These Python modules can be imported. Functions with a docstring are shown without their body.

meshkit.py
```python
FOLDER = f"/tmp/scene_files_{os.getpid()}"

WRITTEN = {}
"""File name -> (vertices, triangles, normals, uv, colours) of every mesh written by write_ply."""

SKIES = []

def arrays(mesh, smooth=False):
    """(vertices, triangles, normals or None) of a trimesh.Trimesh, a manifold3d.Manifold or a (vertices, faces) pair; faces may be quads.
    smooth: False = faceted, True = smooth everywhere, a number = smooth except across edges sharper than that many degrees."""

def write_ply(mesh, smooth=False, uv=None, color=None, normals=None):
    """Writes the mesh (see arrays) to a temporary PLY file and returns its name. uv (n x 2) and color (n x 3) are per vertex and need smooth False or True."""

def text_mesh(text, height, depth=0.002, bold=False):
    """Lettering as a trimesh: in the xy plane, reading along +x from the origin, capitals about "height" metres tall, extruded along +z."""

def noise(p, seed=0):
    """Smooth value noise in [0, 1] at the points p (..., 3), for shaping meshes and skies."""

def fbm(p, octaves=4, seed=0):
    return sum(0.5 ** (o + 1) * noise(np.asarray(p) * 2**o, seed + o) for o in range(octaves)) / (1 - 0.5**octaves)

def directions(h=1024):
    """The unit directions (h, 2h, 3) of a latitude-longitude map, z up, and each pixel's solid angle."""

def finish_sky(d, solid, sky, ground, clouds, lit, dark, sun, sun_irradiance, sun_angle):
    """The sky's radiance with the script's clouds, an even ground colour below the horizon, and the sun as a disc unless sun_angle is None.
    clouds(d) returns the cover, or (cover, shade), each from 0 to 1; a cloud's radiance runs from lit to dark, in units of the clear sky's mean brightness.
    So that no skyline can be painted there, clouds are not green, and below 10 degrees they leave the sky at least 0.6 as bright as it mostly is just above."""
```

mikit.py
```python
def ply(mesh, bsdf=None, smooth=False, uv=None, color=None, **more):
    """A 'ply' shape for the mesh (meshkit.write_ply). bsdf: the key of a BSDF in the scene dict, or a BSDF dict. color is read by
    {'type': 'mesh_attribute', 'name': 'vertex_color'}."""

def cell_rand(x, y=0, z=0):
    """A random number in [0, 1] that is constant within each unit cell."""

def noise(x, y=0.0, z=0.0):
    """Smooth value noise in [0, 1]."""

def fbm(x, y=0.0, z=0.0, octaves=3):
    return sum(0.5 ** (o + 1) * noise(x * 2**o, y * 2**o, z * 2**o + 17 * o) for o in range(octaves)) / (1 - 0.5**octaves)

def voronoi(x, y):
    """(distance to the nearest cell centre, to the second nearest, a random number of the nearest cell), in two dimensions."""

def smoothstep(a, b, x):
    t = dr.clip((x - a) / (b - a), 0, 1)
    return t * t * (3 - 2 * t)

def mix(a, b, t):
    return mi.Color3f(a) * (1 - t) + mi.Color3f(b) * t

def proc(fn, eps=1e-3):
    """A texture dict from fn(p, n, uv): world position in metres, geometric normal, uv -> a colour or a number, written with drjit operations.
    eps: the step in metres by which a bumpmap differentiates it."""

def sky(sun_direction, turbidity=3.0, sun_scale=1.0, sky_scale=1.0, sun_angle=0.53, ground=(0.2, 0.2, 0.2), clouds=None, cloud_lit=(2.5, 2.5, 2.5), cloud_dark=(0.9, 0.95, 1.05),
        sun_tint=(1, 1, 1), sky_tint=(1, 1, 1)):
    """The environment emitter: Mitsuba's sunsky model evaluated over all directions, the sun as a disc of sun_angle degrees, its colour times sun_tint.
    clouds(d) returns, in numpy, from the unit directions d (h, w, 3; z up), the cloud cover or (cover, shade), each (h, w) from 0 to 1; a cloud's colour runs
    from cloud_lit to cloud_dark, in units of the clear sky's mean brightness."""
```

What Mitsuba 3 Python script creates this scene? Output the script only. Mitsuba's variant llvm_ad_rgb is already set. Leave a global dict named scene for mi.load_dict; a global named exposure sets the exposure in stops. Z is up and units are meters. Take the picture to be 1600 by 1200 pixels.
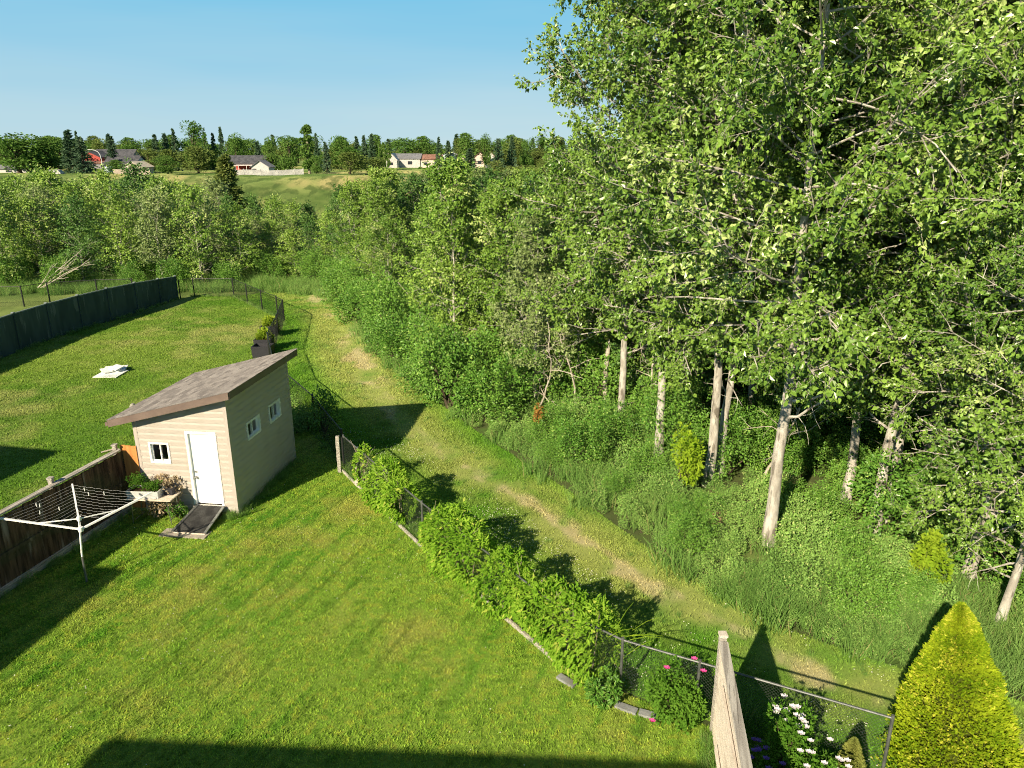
import math
import numpy as np
import drjit as dr
import mitsuba as mi
import trimesh
import mikit, meshkit
from mikit import proc, noise, fbm, voronoi, cell_rand, smoothstep, mix
from shapely.geometry import Polygon, box as sbox, LineString, Point
from shapely import contains_xy

T = mi.ScalarTransform4f
scene, labels = {}, {}

# ------------------------------------------------------------------ camera, light
PITCH = math.atan(365 / 1150)
CAM = [0, 0, 9.1]
scene['camera'] = {'type': 'perspective', 'fov': 2 * math.degrees(math.atan(800 / 1150)), 'fov_axis': 'x', 'near_clip': 0.1, 'far_clip': 6000.0,
                   'to_world': T().look_at(origin=CAM, target=[0, math.cos(PITCH), 9.1 - math.sin(PITCH)], up=[0, 0, 1])}
SUN = (-0.93, -1.48, 1.0)


def haze_band(d):
    """thin pale haze all round the horizon: (cover, shade) by elevation"""
    el = np.degrees(np.arcsin(np.clip(d[..., 2], -1, 1)))
    wisp = meshkit.fbm(np.stack([d[..., 0] * 3, d[..., 1] * 3, d[..., 2] * 22], -1), 4, 3) - .5
    return np.clip((22 - el) / 12, 0, 1) * .9, np.clip(el / 11 + wisp * .35, 0, 1)


scene['sky'] = mikit.sky(SUN, turbidity=2.8, sun_scale=1.0, sky_scale=0.38, sun_tint=(0.91, 1.0, 1.08), sky_tint=(0.88, 1.04, 1.06), clouds=haze_band,
                         cloud_lit=(3.0, 4.0, 4.35), cloud_dark=(1.0, 3.1, 4.5))
exposure = 2.65

# ------------------------------------------------------------------ helpers
counts = {}


def num(name):
    k = counts.get(name, 0)
    counts[name] = k + 1
    return name if k == 0 else f'{name}_{k:03d}'


def lab(key, label, cat=None, group=None, kind=None):
    d = {'label': label}
    if cat: d['category'] = cat
    if group: d['group'] = group
    if kind: d['kind'] = kind
    labels[key] = d


def add(key, mesh, bsdf, smooth=False, uv=None):
    """one entry of scene; key is numbered where it is taken"""
    if '__' in key:
        key = num(key)
    scene[key] = mikit.ply(mesh, bsdf, smooth=smooth, uv=uv)
    return key


def n_(v):
    v = np.asarray(v, float)
    return v / (np.linalg.norm(v, axis=-1, keepdims=True) + 1e-12)


class MB:
    """collects pieces of ONE mesh"""

    def __init__(s):
        s.v, s.f, s.uv, s.n = [], [], [], 0

    def raw(s, v, f, uv=None):
        v = np.asarray(v, float); f = np.asarray(f, int)
        if f.shape[1] == 4:
            f = np.vstack([f[:, [0, 1, 2]], f[:, [0, 2, 3]]])
        s.v.append(v); s.f.append(f + s.n); s.n += len(v)
        s.uv.append(np.zeros((len(v), 2)) if uv is None else uv)
        return s

    def box(s, lo, hi, fr=None):
        lo, hi = np.asarray(lo, float), np.asarray(hi, float)
        v = np.array([[(lo, hi)[i][0], (lo, hi)[j][1], (lo, hi)[k][2]] for i in (0, 1) for j in (0, 1) for k in (0, 1)])
        f = [[0, 1, 3, 2], [4, 6, 7, 5], [0, 4, 5, 1], [2, 3, 7, 6], [0, 2, 6, 4], [1, 5, 7, 3]]
        return s.raw(fr(v) if fr else v, f)

    def beam(s, p0, p1, w, h, up=(0, 0, 1)):
        """a bar from p0 to p1, w wide and h high"""
        p0, p1 = np.asarray(p0, float), np.asarray(p1, float)
        t = n_(p1 - p0); u = np.asarray(up, float)
        if abs(t @ u) > .98: u = np.array([0, 1.0, 0])
        a = n_(np.cross(t, u)); b = np.cross(a, t)
        v = []
        for p in (p0, p1):
            for i, j in ((-1, -1), (1, -1), (1, 1), (-1, 1)):
                v.append(p + a * i * w / 2 + b * j * h / 2)
        return s.raw(v, [[3, 2, 1, 0], [4, 5, 6, 7], [0, 1, 5, 4], [1, 2, 6, 5], [2, 3, 7, 6], [3, 0, 4, 7]])

    def tube(s, pts, rad, sides=6, cap=True):
        v, f = tube_arr(np.asarray(pts, float), rad, sides)
        if cap:
            k = len(v)
            v = np.vstack([v, pts[0], pts[-1]])
            j = np.arange(sides)
            f = np.vstack([f, np.stack([j * 0 + k, (j + 1) % sides, j], 1), np.stack([j * 0 + k + 1, k - sides + j, k - sides + (j + 1) % sides], 1)])
        return s.raw(v, f)

    def prism(s, poly, mp0, mp1):
        """polygon (with holes) between the surfaces mp0 and mp1, functions of its 2-d points"""
        for g in getattr(poly, 'geoms', [poly]):
            if g.is_empty or g.geom_type != 'Polygon' or g.area < 1e-6: continue
            v2, f2 = trimesh.creation.triangulate_polygon(g, engine='earcut')
            v2 = np.asarray(v2)[:, :2]; n = len(v2)
            a, b = mp0(v2), mp1(v2)
            e = np.sort(np.vstack([f2[:, [0, 1]], f2[:, [1, 2]], f2[:, [2, 0]]]), 1)
            d = np.vstack([f2[:, [0, 1]], f2[:, [1, 2]], f2[:, [2, 0]]])
            _, inv, c = np.unique(e, axis=0, return_inverse=True, return_counts=True)
            bd = d[c[inv.ravel()] == 1]
            side = np.stack([bd[:, 0], bd[:, 1], bd[:, 1] + n, bd[:, 0] + n], 1)
            m = trimesh.Trimesh(np.vstack([a, b]), np.vstack([f2[:, ::-1], f2 + n, side[:, [0, 1, 2]], side[:, [0, 2, 3]]]), process=False)
            if m.volume < 0: m.invert()
            s.raw(m.vertices, m.faces)
        return s

    def get(s):
        return np.vstack(s.v), np.vstack(s.f)

    def out(s, key, bsdf, smooth=False, uv=False):
        return add(key, s.get(), bsdf, smooth, np.vstack(s.uv) if uv else None)


def tube_arr(p, r, sides):
    t = n_(np.gradient(p, axis=0))
    ref = np.where(np.abs(t[:, 2:]) < .9, [[0, 0, 1.0]], [[1.0, 0, 0]])
    if np.abs(t[:, 2]).min() < .9 <= np.abs(t[:, 2]).max():
        ref = np.tile([[.31, .87, .38]], (len(p), 1))
    a = n_(np.cross(t, ref)); b = np.cross(t, a)
    ang = np.arange(sides) * 2 * np.pi / sides
    r = np.broadcast_to(np.asarray(r, float), (len(p),))
    v = p[:, None] + r[:, None, None] * (np.cos(ang)[None, :, None] * a[:, None] + np.sin(ang)[None, :, None] * b[:, None])
    i, j = np.meshgrid(np.arange(len(p) - 1), np.arange(sides), indexing='ij')
    q = np.stack([i * sides + j, i * sides + (j + 1) % sides, (i + 1) * sides + (j + 1) % sides, (i + 1) * sides + j], -1).reshape(-1, 4)
    return v.reshape(-1, 3), np.vstack([q[:, [0, 1, 2]], q[:, [0, 2, 3]]])


def leaves(rng, pos, dirs, size, wid=.34, fold=.12, up=.5, shape='leaf', tone=None):
    """folded leaves: (vertices, faces, uv); uv.x is random per leaf, uv.y is the tone of its clump"""
    n = len(pos)
    d = n_(dirs)
    nr = n_(rng.normal(size=(n, 3)) + np.array([0, 0, up]))
    a = n_(np.cross(d, nr)); nn = np.cross(a, d)
    L = np.broadcast_to(size, (n,))[:, None] * rng.uniform(.55, 1.35, (n, 1))
    if shape == 'leaf':
        v = np.stack([pos, pos + d * L * .42 + a * L * wid + nn * L * fold, pos + d * L - nn * L * .12, pos + d * L * .42 - a * L * wid + nn * L * fold], 1)
        f = np.array([[0, 1, 2], [0, 2, 3]])
    elif shape == 'ovate':
        tip = pos + d * L - nn * L * .16
        v = np.stack([pos, pos + d * L * .28 + a * L * wid * .95 + nn * L * fold, pos + d * L * .62 + a * L * wid * .72 + nn * L * fold * .7, tip,
                      pos + d * L * .62 - a * L * wid * .72 + nn * L * fold * .7, pos + d * L * .28 - a * L * wid * .95 + nn * L * fold], 1)
        f = np.array([[0, 1, 2], [0, 2, 3], [0, 3, 4], [0, 4, 5]])
    elif shape == 'blade':
        v = np.stack([pos - a * L * wid, pos + a * L * wid, pos + d * L], 1)
        f = np.array([[0, 1, 2]])
    k = v.shape[1]
    F = (f[None] + (np.arange(n) * k)[:, None, None]).reshape(-1, 3)
    uv = np.stack([rng.random(n), rng.random(n) if tone is None else tone], 1)
    return v.reshape(-1, 3), F, np.repeat(uv, k, 0)


# ------------------------------------------------------------------ materials
def rgb(*c):
    return {'type': 'rgb', 'value': list(c)}


def pr(col, rough=.7, spec=.4, **k):
    return {'type': 'twosided', 'b': {'type': 'principled', 'base_color': col if isinstance(col, dict) else rgb(*col), 'roughness': rough, 'specular': spec, **k}}


def var(c0, c1, fx=1.0, fy=None, fz=None, dirt=None, d_amt=.5, oct_=4):
    """a colour that runs from c0 to c1 with noise of these frequencies (1/m)"""
    fy = fx if fy is None else fy; fz = fx if fz is None else fz

    def fn(p, n, uv):
        t = smoothstep(.25, .75, fbm(p.x * fx, p.y * fy, p.z * fz, oct_))
        c = mix(c0, c1, t)
        if dirt is not None:
            c = mix(c, dirt, d_amt * smoothstep(.5, .8, fbm(p.x * fx * .31 + 9, p.y * fy * .31, p.z * fz * .31, 3)))
        return c
    return proc(fn)


def leafcol(c0, c1, c2=None, f=.7, hi=.94):
    def fn(p, n, uv):
        t = uv.x * .55 + smoothstep(.2, .8, noise(p.x * f, p.y * f, p.z * f)) * .45
        c = mix(c0, c1, t)
        if c2 is not None:
            c = dr.select(uv.y > hi, mi.Color3f(*c2), c)
        return c
    return proc(fn)


def leaf_bsdf(c0, c1, c2=None, rough=.5, spec=.5, trans=.5, f=.7, hi=.94):
    return {'type': 'principledthin', 'base_color': leafcol(c0, c1, c2, f, hi), 'roughness': rough, 'spec_trans': 0.0, 'diff_trans': trans, 'eta': 1.45, 'flatness': .2}


def gloss_leaf(c0, c1, c2=None, rough=.35, spec=.6, f=.7, hi=.94):
    return {'type': 'twosided', 'b': {'type': 'principled', 'base_color': leafcol(c0, c1, c2, f, hi), 'roughness': rough, 'specular': spec}}


# lawn colours as a function of the place
TRACK = [(-14, 49), (-12, 45.5), (-9.4, 40.6), (-7.05, 32.6), (-4.83, 26.3), (-3.2, 23), (-1.5, 20.4), (.84, 17.5), (2.2, 15), (3.95, 13), (4.86, 11.8), (5.95, 10.7), (8, 9.3), (11, 7.6)]


def track_dist(x, y):
    best = mi.Float(1e9)
    for (ax, ay), (bx, by) in zip(TRACK[:-1], TRACK[1:]):
        dx, dy = bx - ax, by - ay
        t = dr.clip(((x - ax) * dx + (y - ay) * dy) / (dx * dx + dy * dy), 0, 1)
        best = dr.minimum(best, dr.square(x - ax - t * dx) + dr.square(y - ay - t * dy))
    return dr.sqrt(best)


def lawn_col(p, bright=1.0):
    x, y = p.x, p.y
    big = fbm(x * .35, y * .35, 3, 4)
    med = fbm(x * 1.7, y * 1.7, 8, 4)
    s = (x * .92 - y * .33)                       # across the mowing direction
    stripe = .5 + .5 * dr.sin(s * 10.5 + 1.6 * noise(x * .35, y * .35))
    fine = noise(s * 9.0, (x * .33 + y * .92) * .6)
    g = mix((.110, .262, .024), (.225, .348, .046), smoothstep(.3, .72, big * .55 + med * .25 + stripe * .26 + fine * .2))
    dry = smoothstep(.50, .78, fbm(x * .5 + 20, y * .5, 5, 4) * .65 + med * .35)
    tex = fbm(x * 9, y * 9, 2, 3)
    g = mix(g, (.34, .37, .05), smoothstep(.52, .78, tex) * .5)
    g = mix(g, (.07, .15, .010), smoothstep(.46, .2, tex) * .5)
    g = mix(g, (.40, .36, .10), dry * .6)
    line = smoothstep(.80, .97, dr.cos(s * 10.5 + .5 + .9 * noise(x * .5, y * .5))) * smoothstep(.32, .6, noise(x * .8, y * .8, 4))
    return mix(g, (.06, .12, .012), line * .34) * bright


def nlawn_col(p, bright=1.0):
    x, y = p.x, p.y
    big = fbm(x * .22 + 4, y * .22, 3, 4)
    med = fbm(x * 1.1, y * 1.1, 8, 4)
    g = mix((.105, .215, .025), (.195, .285, .048), smoothstep(.3, .7, big * .6 + med * .4))
    dry = smoothstep(.47, .72, fbm(x * .26 + 31, y * .16, 5, 4) * .6 + med * .4)
    return mix(g, (.38, .35, .15), dry * .45) * bright


def path_col(p, bright=1.0):
    x, y = p.x, p.y
    med = fbm(x * 1.3, y * 1.3, 8, 4)
    big = fbm(x * .4 + 7, y * .4, 2, 3)
    g = mix((.105, .250, .024), (.195, .335, .045), smoothstep(.3, .7, big * .5 + med * .5))
    d = track_dist(x, y) + (med - .5) * .8
    wide = smoothstep(22, 34, y) * .9 + .42
    g = mix(g, (.38, .36, .13), smoothstep(wide + 1.5, wide, d) * smoothstep(.2, .55, big * .5 + med * .5) * .58)
    bare = smoothstep(wide * 1.0, wide * .2, d) * smoothstep(.40, .66, fbm(x * 1.1 + 3, y * .8, 9, 4)) * .7
    soil = mix((.44, .36, .20), (.58, .48, .30), fbm(x * 7, y * 7, 1, 3))
    return mix(g, soil, bare) * bright


def wild_col(p, bright=1.0):
    x, y = p.x, p.y
    g = mix((.075, .125, .028), (.19, .235, .07), smoothstep(.3, .7, fbm(x * .12, y * .12, 1, 4)))
    g = mix(g, (.33, .29, .12), smoothstep(.56, .78, fbm(x * .08 + 5, y * .05, 7, 4)) * smoothstep(60, 140, y))
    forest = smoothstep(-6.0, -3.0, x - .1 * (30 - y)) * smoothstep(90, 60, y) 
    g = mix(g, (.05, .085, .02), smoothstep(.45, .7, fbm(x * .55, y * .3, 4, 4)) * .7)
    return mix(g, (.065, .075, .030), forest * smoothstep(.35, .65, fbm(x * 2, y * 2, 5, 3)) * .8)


M = {}


def mat(name, d):
    scene['mat_' + name] = d
    M[name] = 'mat_' + name


mat('lawn', pr(proc(lambda p, n, uv: lawn_col(p, .8)), .9, .2))
mat('nlawn', pr(proc(lambda p, n, uv: nlawn_col(p, .85)), .9, .2))
mat('path', pr(proc(lambda p, n, uv: path_col(p, .9)), .9, .2))
mat('wild', pr(proc(lambda p, n, uv: wild_col(p)), .9, .2))


def blade(fn):
    def f(p, n, uv):
        return fn(p) * (.75 + .75 * uv.x)
    return {'type': 'principledthin', 'base_color': proc(f), 'roughness': .5, 'spec_trans': 0.0, 'diff_trans': .6, 'eta': 1.4}


mat('lawn_blade', blade(lambda p: lawn_col(p, 1.25)))
mat('nlawn_blade', blade(lambda p: nlawn_col(p, 1.2)))
mat('path_blade', blade(lambda p: path_col(p, 1.2)))
mat('tall_grass', leaf_bsdf((.16, .32, .07), (.30, .46, .13), (.48, .44, .2), .5, trans=.7, f=.5, hi=.93))
mat('poplar_leaf', gloss_leaf((.050, .125, .014), (.235, .370, .060), (.36, .46, .15), .34, .55, f=.8, hi=.91))
mat('aspen_leaf', gloss_leaf((.070, .170, .018), (.300, .440, .075), (.44, .52, .18), .42, .35, f=.25, hi=.9))
mat('dark_leaf', gloss_leaf((.035, .105, .018), (.130, .250, .050), (.22, .33, .09), .45, .35, f=.3))
mat('willow_leaf', gloss_leaf((.11, .17, .045), (.30, .38, .14), (.40, .46, .22), .5, .35, f=.3))
mat('shrub_leaf', gloss_leaf((.060, .170, .020), (.180, .340, .050), (.27, .40, .09), .45, .3, f=.6))
mat('under_leaf', gloss_leaf((.095, .215, .042), (.275, .440, .105), (.42, .50, .18), .5, .15, f=.9))
mat('vine_leaf', leaf_bsdf((.15, .34, .024), (.37, .57, .065), (.55, .64, .12), .42, trans=.7, f=2.0, hi=.9))
mat('rose_leaf', leaf_bsdf((.075, .20, .02), (.17, .33, .045), None, .4, trans=.6, f=2.0))
mat('yellow_leaf', leaf_bsdf((.20, .36, .02), (.42, .56, .05), None, .45, trans=.8, f=2.0))
mat('gold_thuja', leaf_bsdf((.13, .25, .010), (.43, .52, .028), (.60, .62, .07), .5, trans=.5, f=4, hi=.9))
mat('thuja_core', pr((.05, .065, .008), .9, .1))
mat('pale_thuja', leaf_bsdf((.16, .22, .05), (.33, .34, .09), None, .5, trans=.45, f=3))
mat('rust_leaf', leaf_bsdf((.28, .13, .03), (.50, .30, .09), None, .6, trans=.5, f=4))
mat('dry_leaf', leaf_bsdf((.42, .33, .22), (.68, .56, .40), (.25, .2, .1), .7, trans=.4, f=4))
mat('brown_leaf', leaf_bsdf((.16, .11, .06), (.34, .26, .15), None, .7, trans=.4, f=4))
mat('spruce_leaf', leaf_bsdf((.06, .125, .065), (.13, .20, .115), None, .6, trans=.2, f=.25))
mat('old_spruce_leaf', leaf_bsdf((.12, .18, .045), (.27, .31, .09), None, .6, trans=.3, f=.4))
mat('far_leaf', leaf_bsdf((.075, .175, .032), (.17, .28, .065), None, .6, trans=.4, f=.12))
mat('far_olive_leaf', leaf_bsdf((.12, .18, .042), (.22, .28, .08), None, .6, trans=.4, f=.15))
mat('lime_leaf', leaf_bsdf((.22, .36, .03), (.42, .52, .06), None, .5, trans=.7, f=4))
mat('herb_leaf', leaf_bsdf((.06, .16, .02), (.14, .28, .04), None, .5, trans=.6, f=5))
for nm, c in (('pink', (.62, .08, .30)), ('white_petal', (.66, .62, .66)), ('purple', (.22, .12, .48)), ('clover', (.75, .74, .66))):
    mat(nm, pr(c, .7, .2))


def bark(c0, c1, dark, fz=3.0):
    def fn(p, n, uv):
        t = fbm(p.x * 9, p.y * 9, p.z * fz, 4)
        c = mix(c0, c1, smoothstep(.3, .7, t))
        fis = smoothstep(.56, .70, fbm(p.x * 22 + 3, p.y * 22, p.z * 2.5, 3))
        scar = smoothstep(.66, .74, fbm(p.x * 3, p.y * 3, p.z * 2.2 + 5, 3))
        return mix(c, dark, dr.minimum(fis * .7 + scar * .8, 1))
    return pr(proc(fn), .9, .2)


mat('poplar_bark', bark((.34, .31, .275), (.54, .51, .46), (.12, .10, .08)))
mat('aspen_bark', bark((.36, .34, .28), (.52, .50, .43), (.13, .12, .10), 6))
mat('twig', pr(var((.22, .18, .13), (.36, .31, .25), 3), .9, .2))
mat('dead_wood', pr(var((.40, .35, .28), (.58, .53, .45), 5), .9, .2))
mat('dark_stem', pr((.09, .07, .05), .9, .2))


def siding(p, n, uv):
    t = fbm(p.x * 1.3, p.y * 1.3, p.z * 9, 4)
    c = mix((.42, .375, .345), (.465, .42, .385), t)
    return mix(c, (.36, .31, .26), .25 * smoothstep(.5, .8, fbm(p.x * 2.3, p.y * 2.3, p.z * .8, 3)))


mat('siding', pr(proc(siding), .55, .3))
mat('siding_trim', pr((.45, .40, .37), .5, .3))
mat('fascia', pr(var((.145, .105, .092), (.19, .14, .12), 2.5), .55, .4))


def shingle(p, n, uv):
    r = cell_rand(uv.x * 1000)
    c = mix((.150, .135, .130), (.265, .240, .228), r)
    return c * (.75 + .5 * fbm(p.x * 30, p.y * 30, p.z * 30, 2))


mat('shingle', pr(proc(shingle), .95, .1))
mat('white_paint', pr(var((.80, .80, .80), (.86, .86, .86), 3, dirt=(.55, .52, .46), d_amt=.2), .4, .5))
mat('white_door', pr(var((.82, .83, .84), (.88, .88, .88), 2, dirt=(.66, .63, .58), d_amt=.15), .35, .5))
mat('metal', pr((.45, .44, .42), .35, .5, metallic=.9))
mat('galvanised', pr(var((.14, .15, .15), (.22, .23, .23), 8), .45, .5, metallic=.6))
mat('black_metal', pr((.018, .02, .02), .5, .5))
mat('black_wire', pr((.02, .022, .022), .6, .4))
mat('grey_wire', pr((.10, .105, .105), .55, .5, metallic=.4))
mat('dark_inside', pr((.05, .045, .04), .9, .2))
mat('floor_wood', pr((.20, .15, .10), .8, .2))
scene['mat_glass'] = {'type': 'thindielectric', 'int_ior': 1.5}
M['glass'] = 'mat_glass'


def oldwood(p, n, uv):
    g = fbm(p.x * 17, p.y * 17, p.z * 1.3, 4)
    c = mix((.030, .020, .013), (.110, .072, .045), smoothstep(.3, .7, g))
    pale = smoothstep(.55, .78, fbm(p.x * 11 + 7, p.y * 11, p.z * .7, 4)) * smoothstep(.35, .65, noise(p.x * 1.1, p.y * 1.1, p.z * 1.4))
    c = mix(c, (.30, .275, .24), pale * .8)
    return mix(c, (.05, .07, .035), .4 * smoothstep(.55, .75, noise(p.x * 2, p.y * 2, p.z * 2.5)))


mat('old_wood', pr(proc(oldwood), .9, .2))


def greywood(p, n, uv):
    s = (p.x * .225 + p.y * .974)
    a = (p.x * .974 - p.y * .225)
    g = fbm(s * 1.2, a * 45, p.z * 45, 4)
    c = mix((.27, .245, .22), (.47, .44, .40), smoothstep(.3, .7, g))
    return mix(c, (.10, .085, .07), smoothstep(.64, .72, fbm(s * 2.1, a * 60 + 4, p.z * 60, 3)) * .8)


mat('grey_wood', pr(proc(greywood), .9, .2))


def palewood(p, n, uv):
    g = fbm(p.x * 30, p.y * 1.6, p.z * 30, 4)
    c = mix((.52, .45, .385), (.66, .59, .52), smoothstep(.3, .7, g))
    return mix(c, (.34, .28, .23), .5 * smoothstep(.6, .75, fbm(p.x * 3, p.y * 1.1, p.z * 3, 3)))


mat('pale_wood', pr(proc(palewood), .8, .2))
mat('cedar', pr(var((.50, .19, .055), (.64, .28, .09), 14, 14, 1.5), .7, .3))


def tealfn(p, n, uv):
    g = fbm(p.x * 2.5, p.y * 2.5, p.z * .5, 4)
    c = mix((.032, .058, .060), (.056, .090, .090), smoothstep(.3, .7, g))
    st = smoothstep(.66, .75, fbm(p.x * 12, p.y * 6, p.z * .7, 3))
    return mix(c, (.20, .22, .22), st * .4)


mat('teal', pr(proc(tealfn), .75, .3))
mat('teal_cap', pr(var((.16, .20, .21), (.24, .27, .28), 3), .6, .3))


def matfn(p, n, uv):
    g = noise(p.x * 90, p.y * 90, p.z * 60)
    return mix((.025, .025, .026), (.085, .085, .085), g * smoothstep(.2, .7, fbm(p.x * 5, p.y * 5, 1, 3)))


mat('rubber', pr(proc(matfn), .9, .2))
mat('slab', pr(var((.30, .26, .23), (.40, .36, .32), 9, dirt=(.2, .18, .14)), .9, .2))
mat('edging', pr(var((.20, .21, .22), (.30, .31, .32), 9, dirt=(.14, .12, .09)), .9, .2))
mat('table_top', pr(var((.62, .52, .42), (.72, .62, .52), 6, dirt=(.40, .32, .25)), .6, .3))
mat('planter_white', pr(var((.55, .57, .60), (.66, .68, .70), 4, dirt=(.3, .28, .24), d_amt=.4), .6, .3))
mat('soil', pr((.045, .03, .02), .95, .1))
mat('planter_black', pr((.030, .030, .038), .6, .3))
mat('board_white', pr(var((.62, .63, .62), (.78, .79, .78), 2, dirt=(.4, .4, .36), d_amt=.5), .6, .3))
mat('stone', pr(var((.26, .25, .22), (.4, .38, .34), 20), .9, .2))
# far things
mat('red_wall', pr((.42, .075, .06), .7, .3)); mat('grey_wall', pr((.24, .23, .25), .7, .3)); mat('white_wall', pr((.52, .50, .49), .7, .3))
mat('cream_wall', pr((.62, .54, .44), .7, .3)); mat('pink_wall', pr((.66, .53, .47), .7, .3)); mat('blue_wall', pr((.52, .60, .68), .7, .3))
mat('dark_roof', pr(var((.060, .062, .072), (.10, .10, .115), 1.5), .9, .2)); mat('grey_roof', pr(var((.15, .155, .17), (.21, .21, .23), 1.5), .9, .2))
mat('red_roof', pr(var((.20, .10, .075), (.29, .16, .12), 1.5), .9, .2)); mat('far_window', pr((.03, .035, .045), .15, .6))
mat('far_fence', pr(var((.36, .35, .345), (.46, .45, .44), .7), .8, .2)); mat('far_wood_fence', pr(var((.34, .28, .23), (.45, .38, .32), .7), .8, .2))
mat('lamp_grey', pr((.55, .56, .57), .5, .4)); mat('house_wall', pr((.55, .47, .38), .7, .3))

# ------------------------------------------------------------------ the setting


def terrain_z(x, y):
    def ss(a, b, t):
        t = np.clip((t - a) / (b - a), 0, 1)
        return t * t * (3 - 2 * t)
    z = -5.5 * ss(54, 92, y) + 8.4 * ss(148, 190, y + 4 * np.sin(x * .06))
    bump = (meshkit.fbm(np.stack([x * .06, y * .06, x * 0], -1), 4, 3) - .5) * 2.4
    return z + bump * ss(60, 90, y) * (1 - .75 * ss(185, 220, y))


xs = np.unique(np.concatenate([np.linspace(-3000, -260, 14), np.linspace(-240, 240, 121), np.linspace(260, 3000, 14)]))
ys = np.unique(np.concatenate([np.linspace(-800, -40, 8), np.linspace(-40, 50, 10), np.linspace(52, 240, 95), np.linspace(250, 400, 10), np.linspace(450, 4500, 14)]))
X, Y = np.meshgrid(xs, ys)
Z = terrain_z(X, Y)
nx, ny = len(xs), len(ys)
i, j = np.meshgrid(np.arange(ny - 1), np.arange(nx - 1), indexing='ij')
q = np.stack([i * nx + j, i * nx + j + 1, (i + 1) * nx + j + 1, (i + 1) * nx + j], -1).reshape(-1, 4)
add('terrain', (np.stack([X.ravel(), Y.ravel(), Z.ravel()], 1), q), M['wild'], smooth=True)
lab('terrain', 'wild grassy ground with the ravine slope behind the yards', kind='structure')

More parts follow.
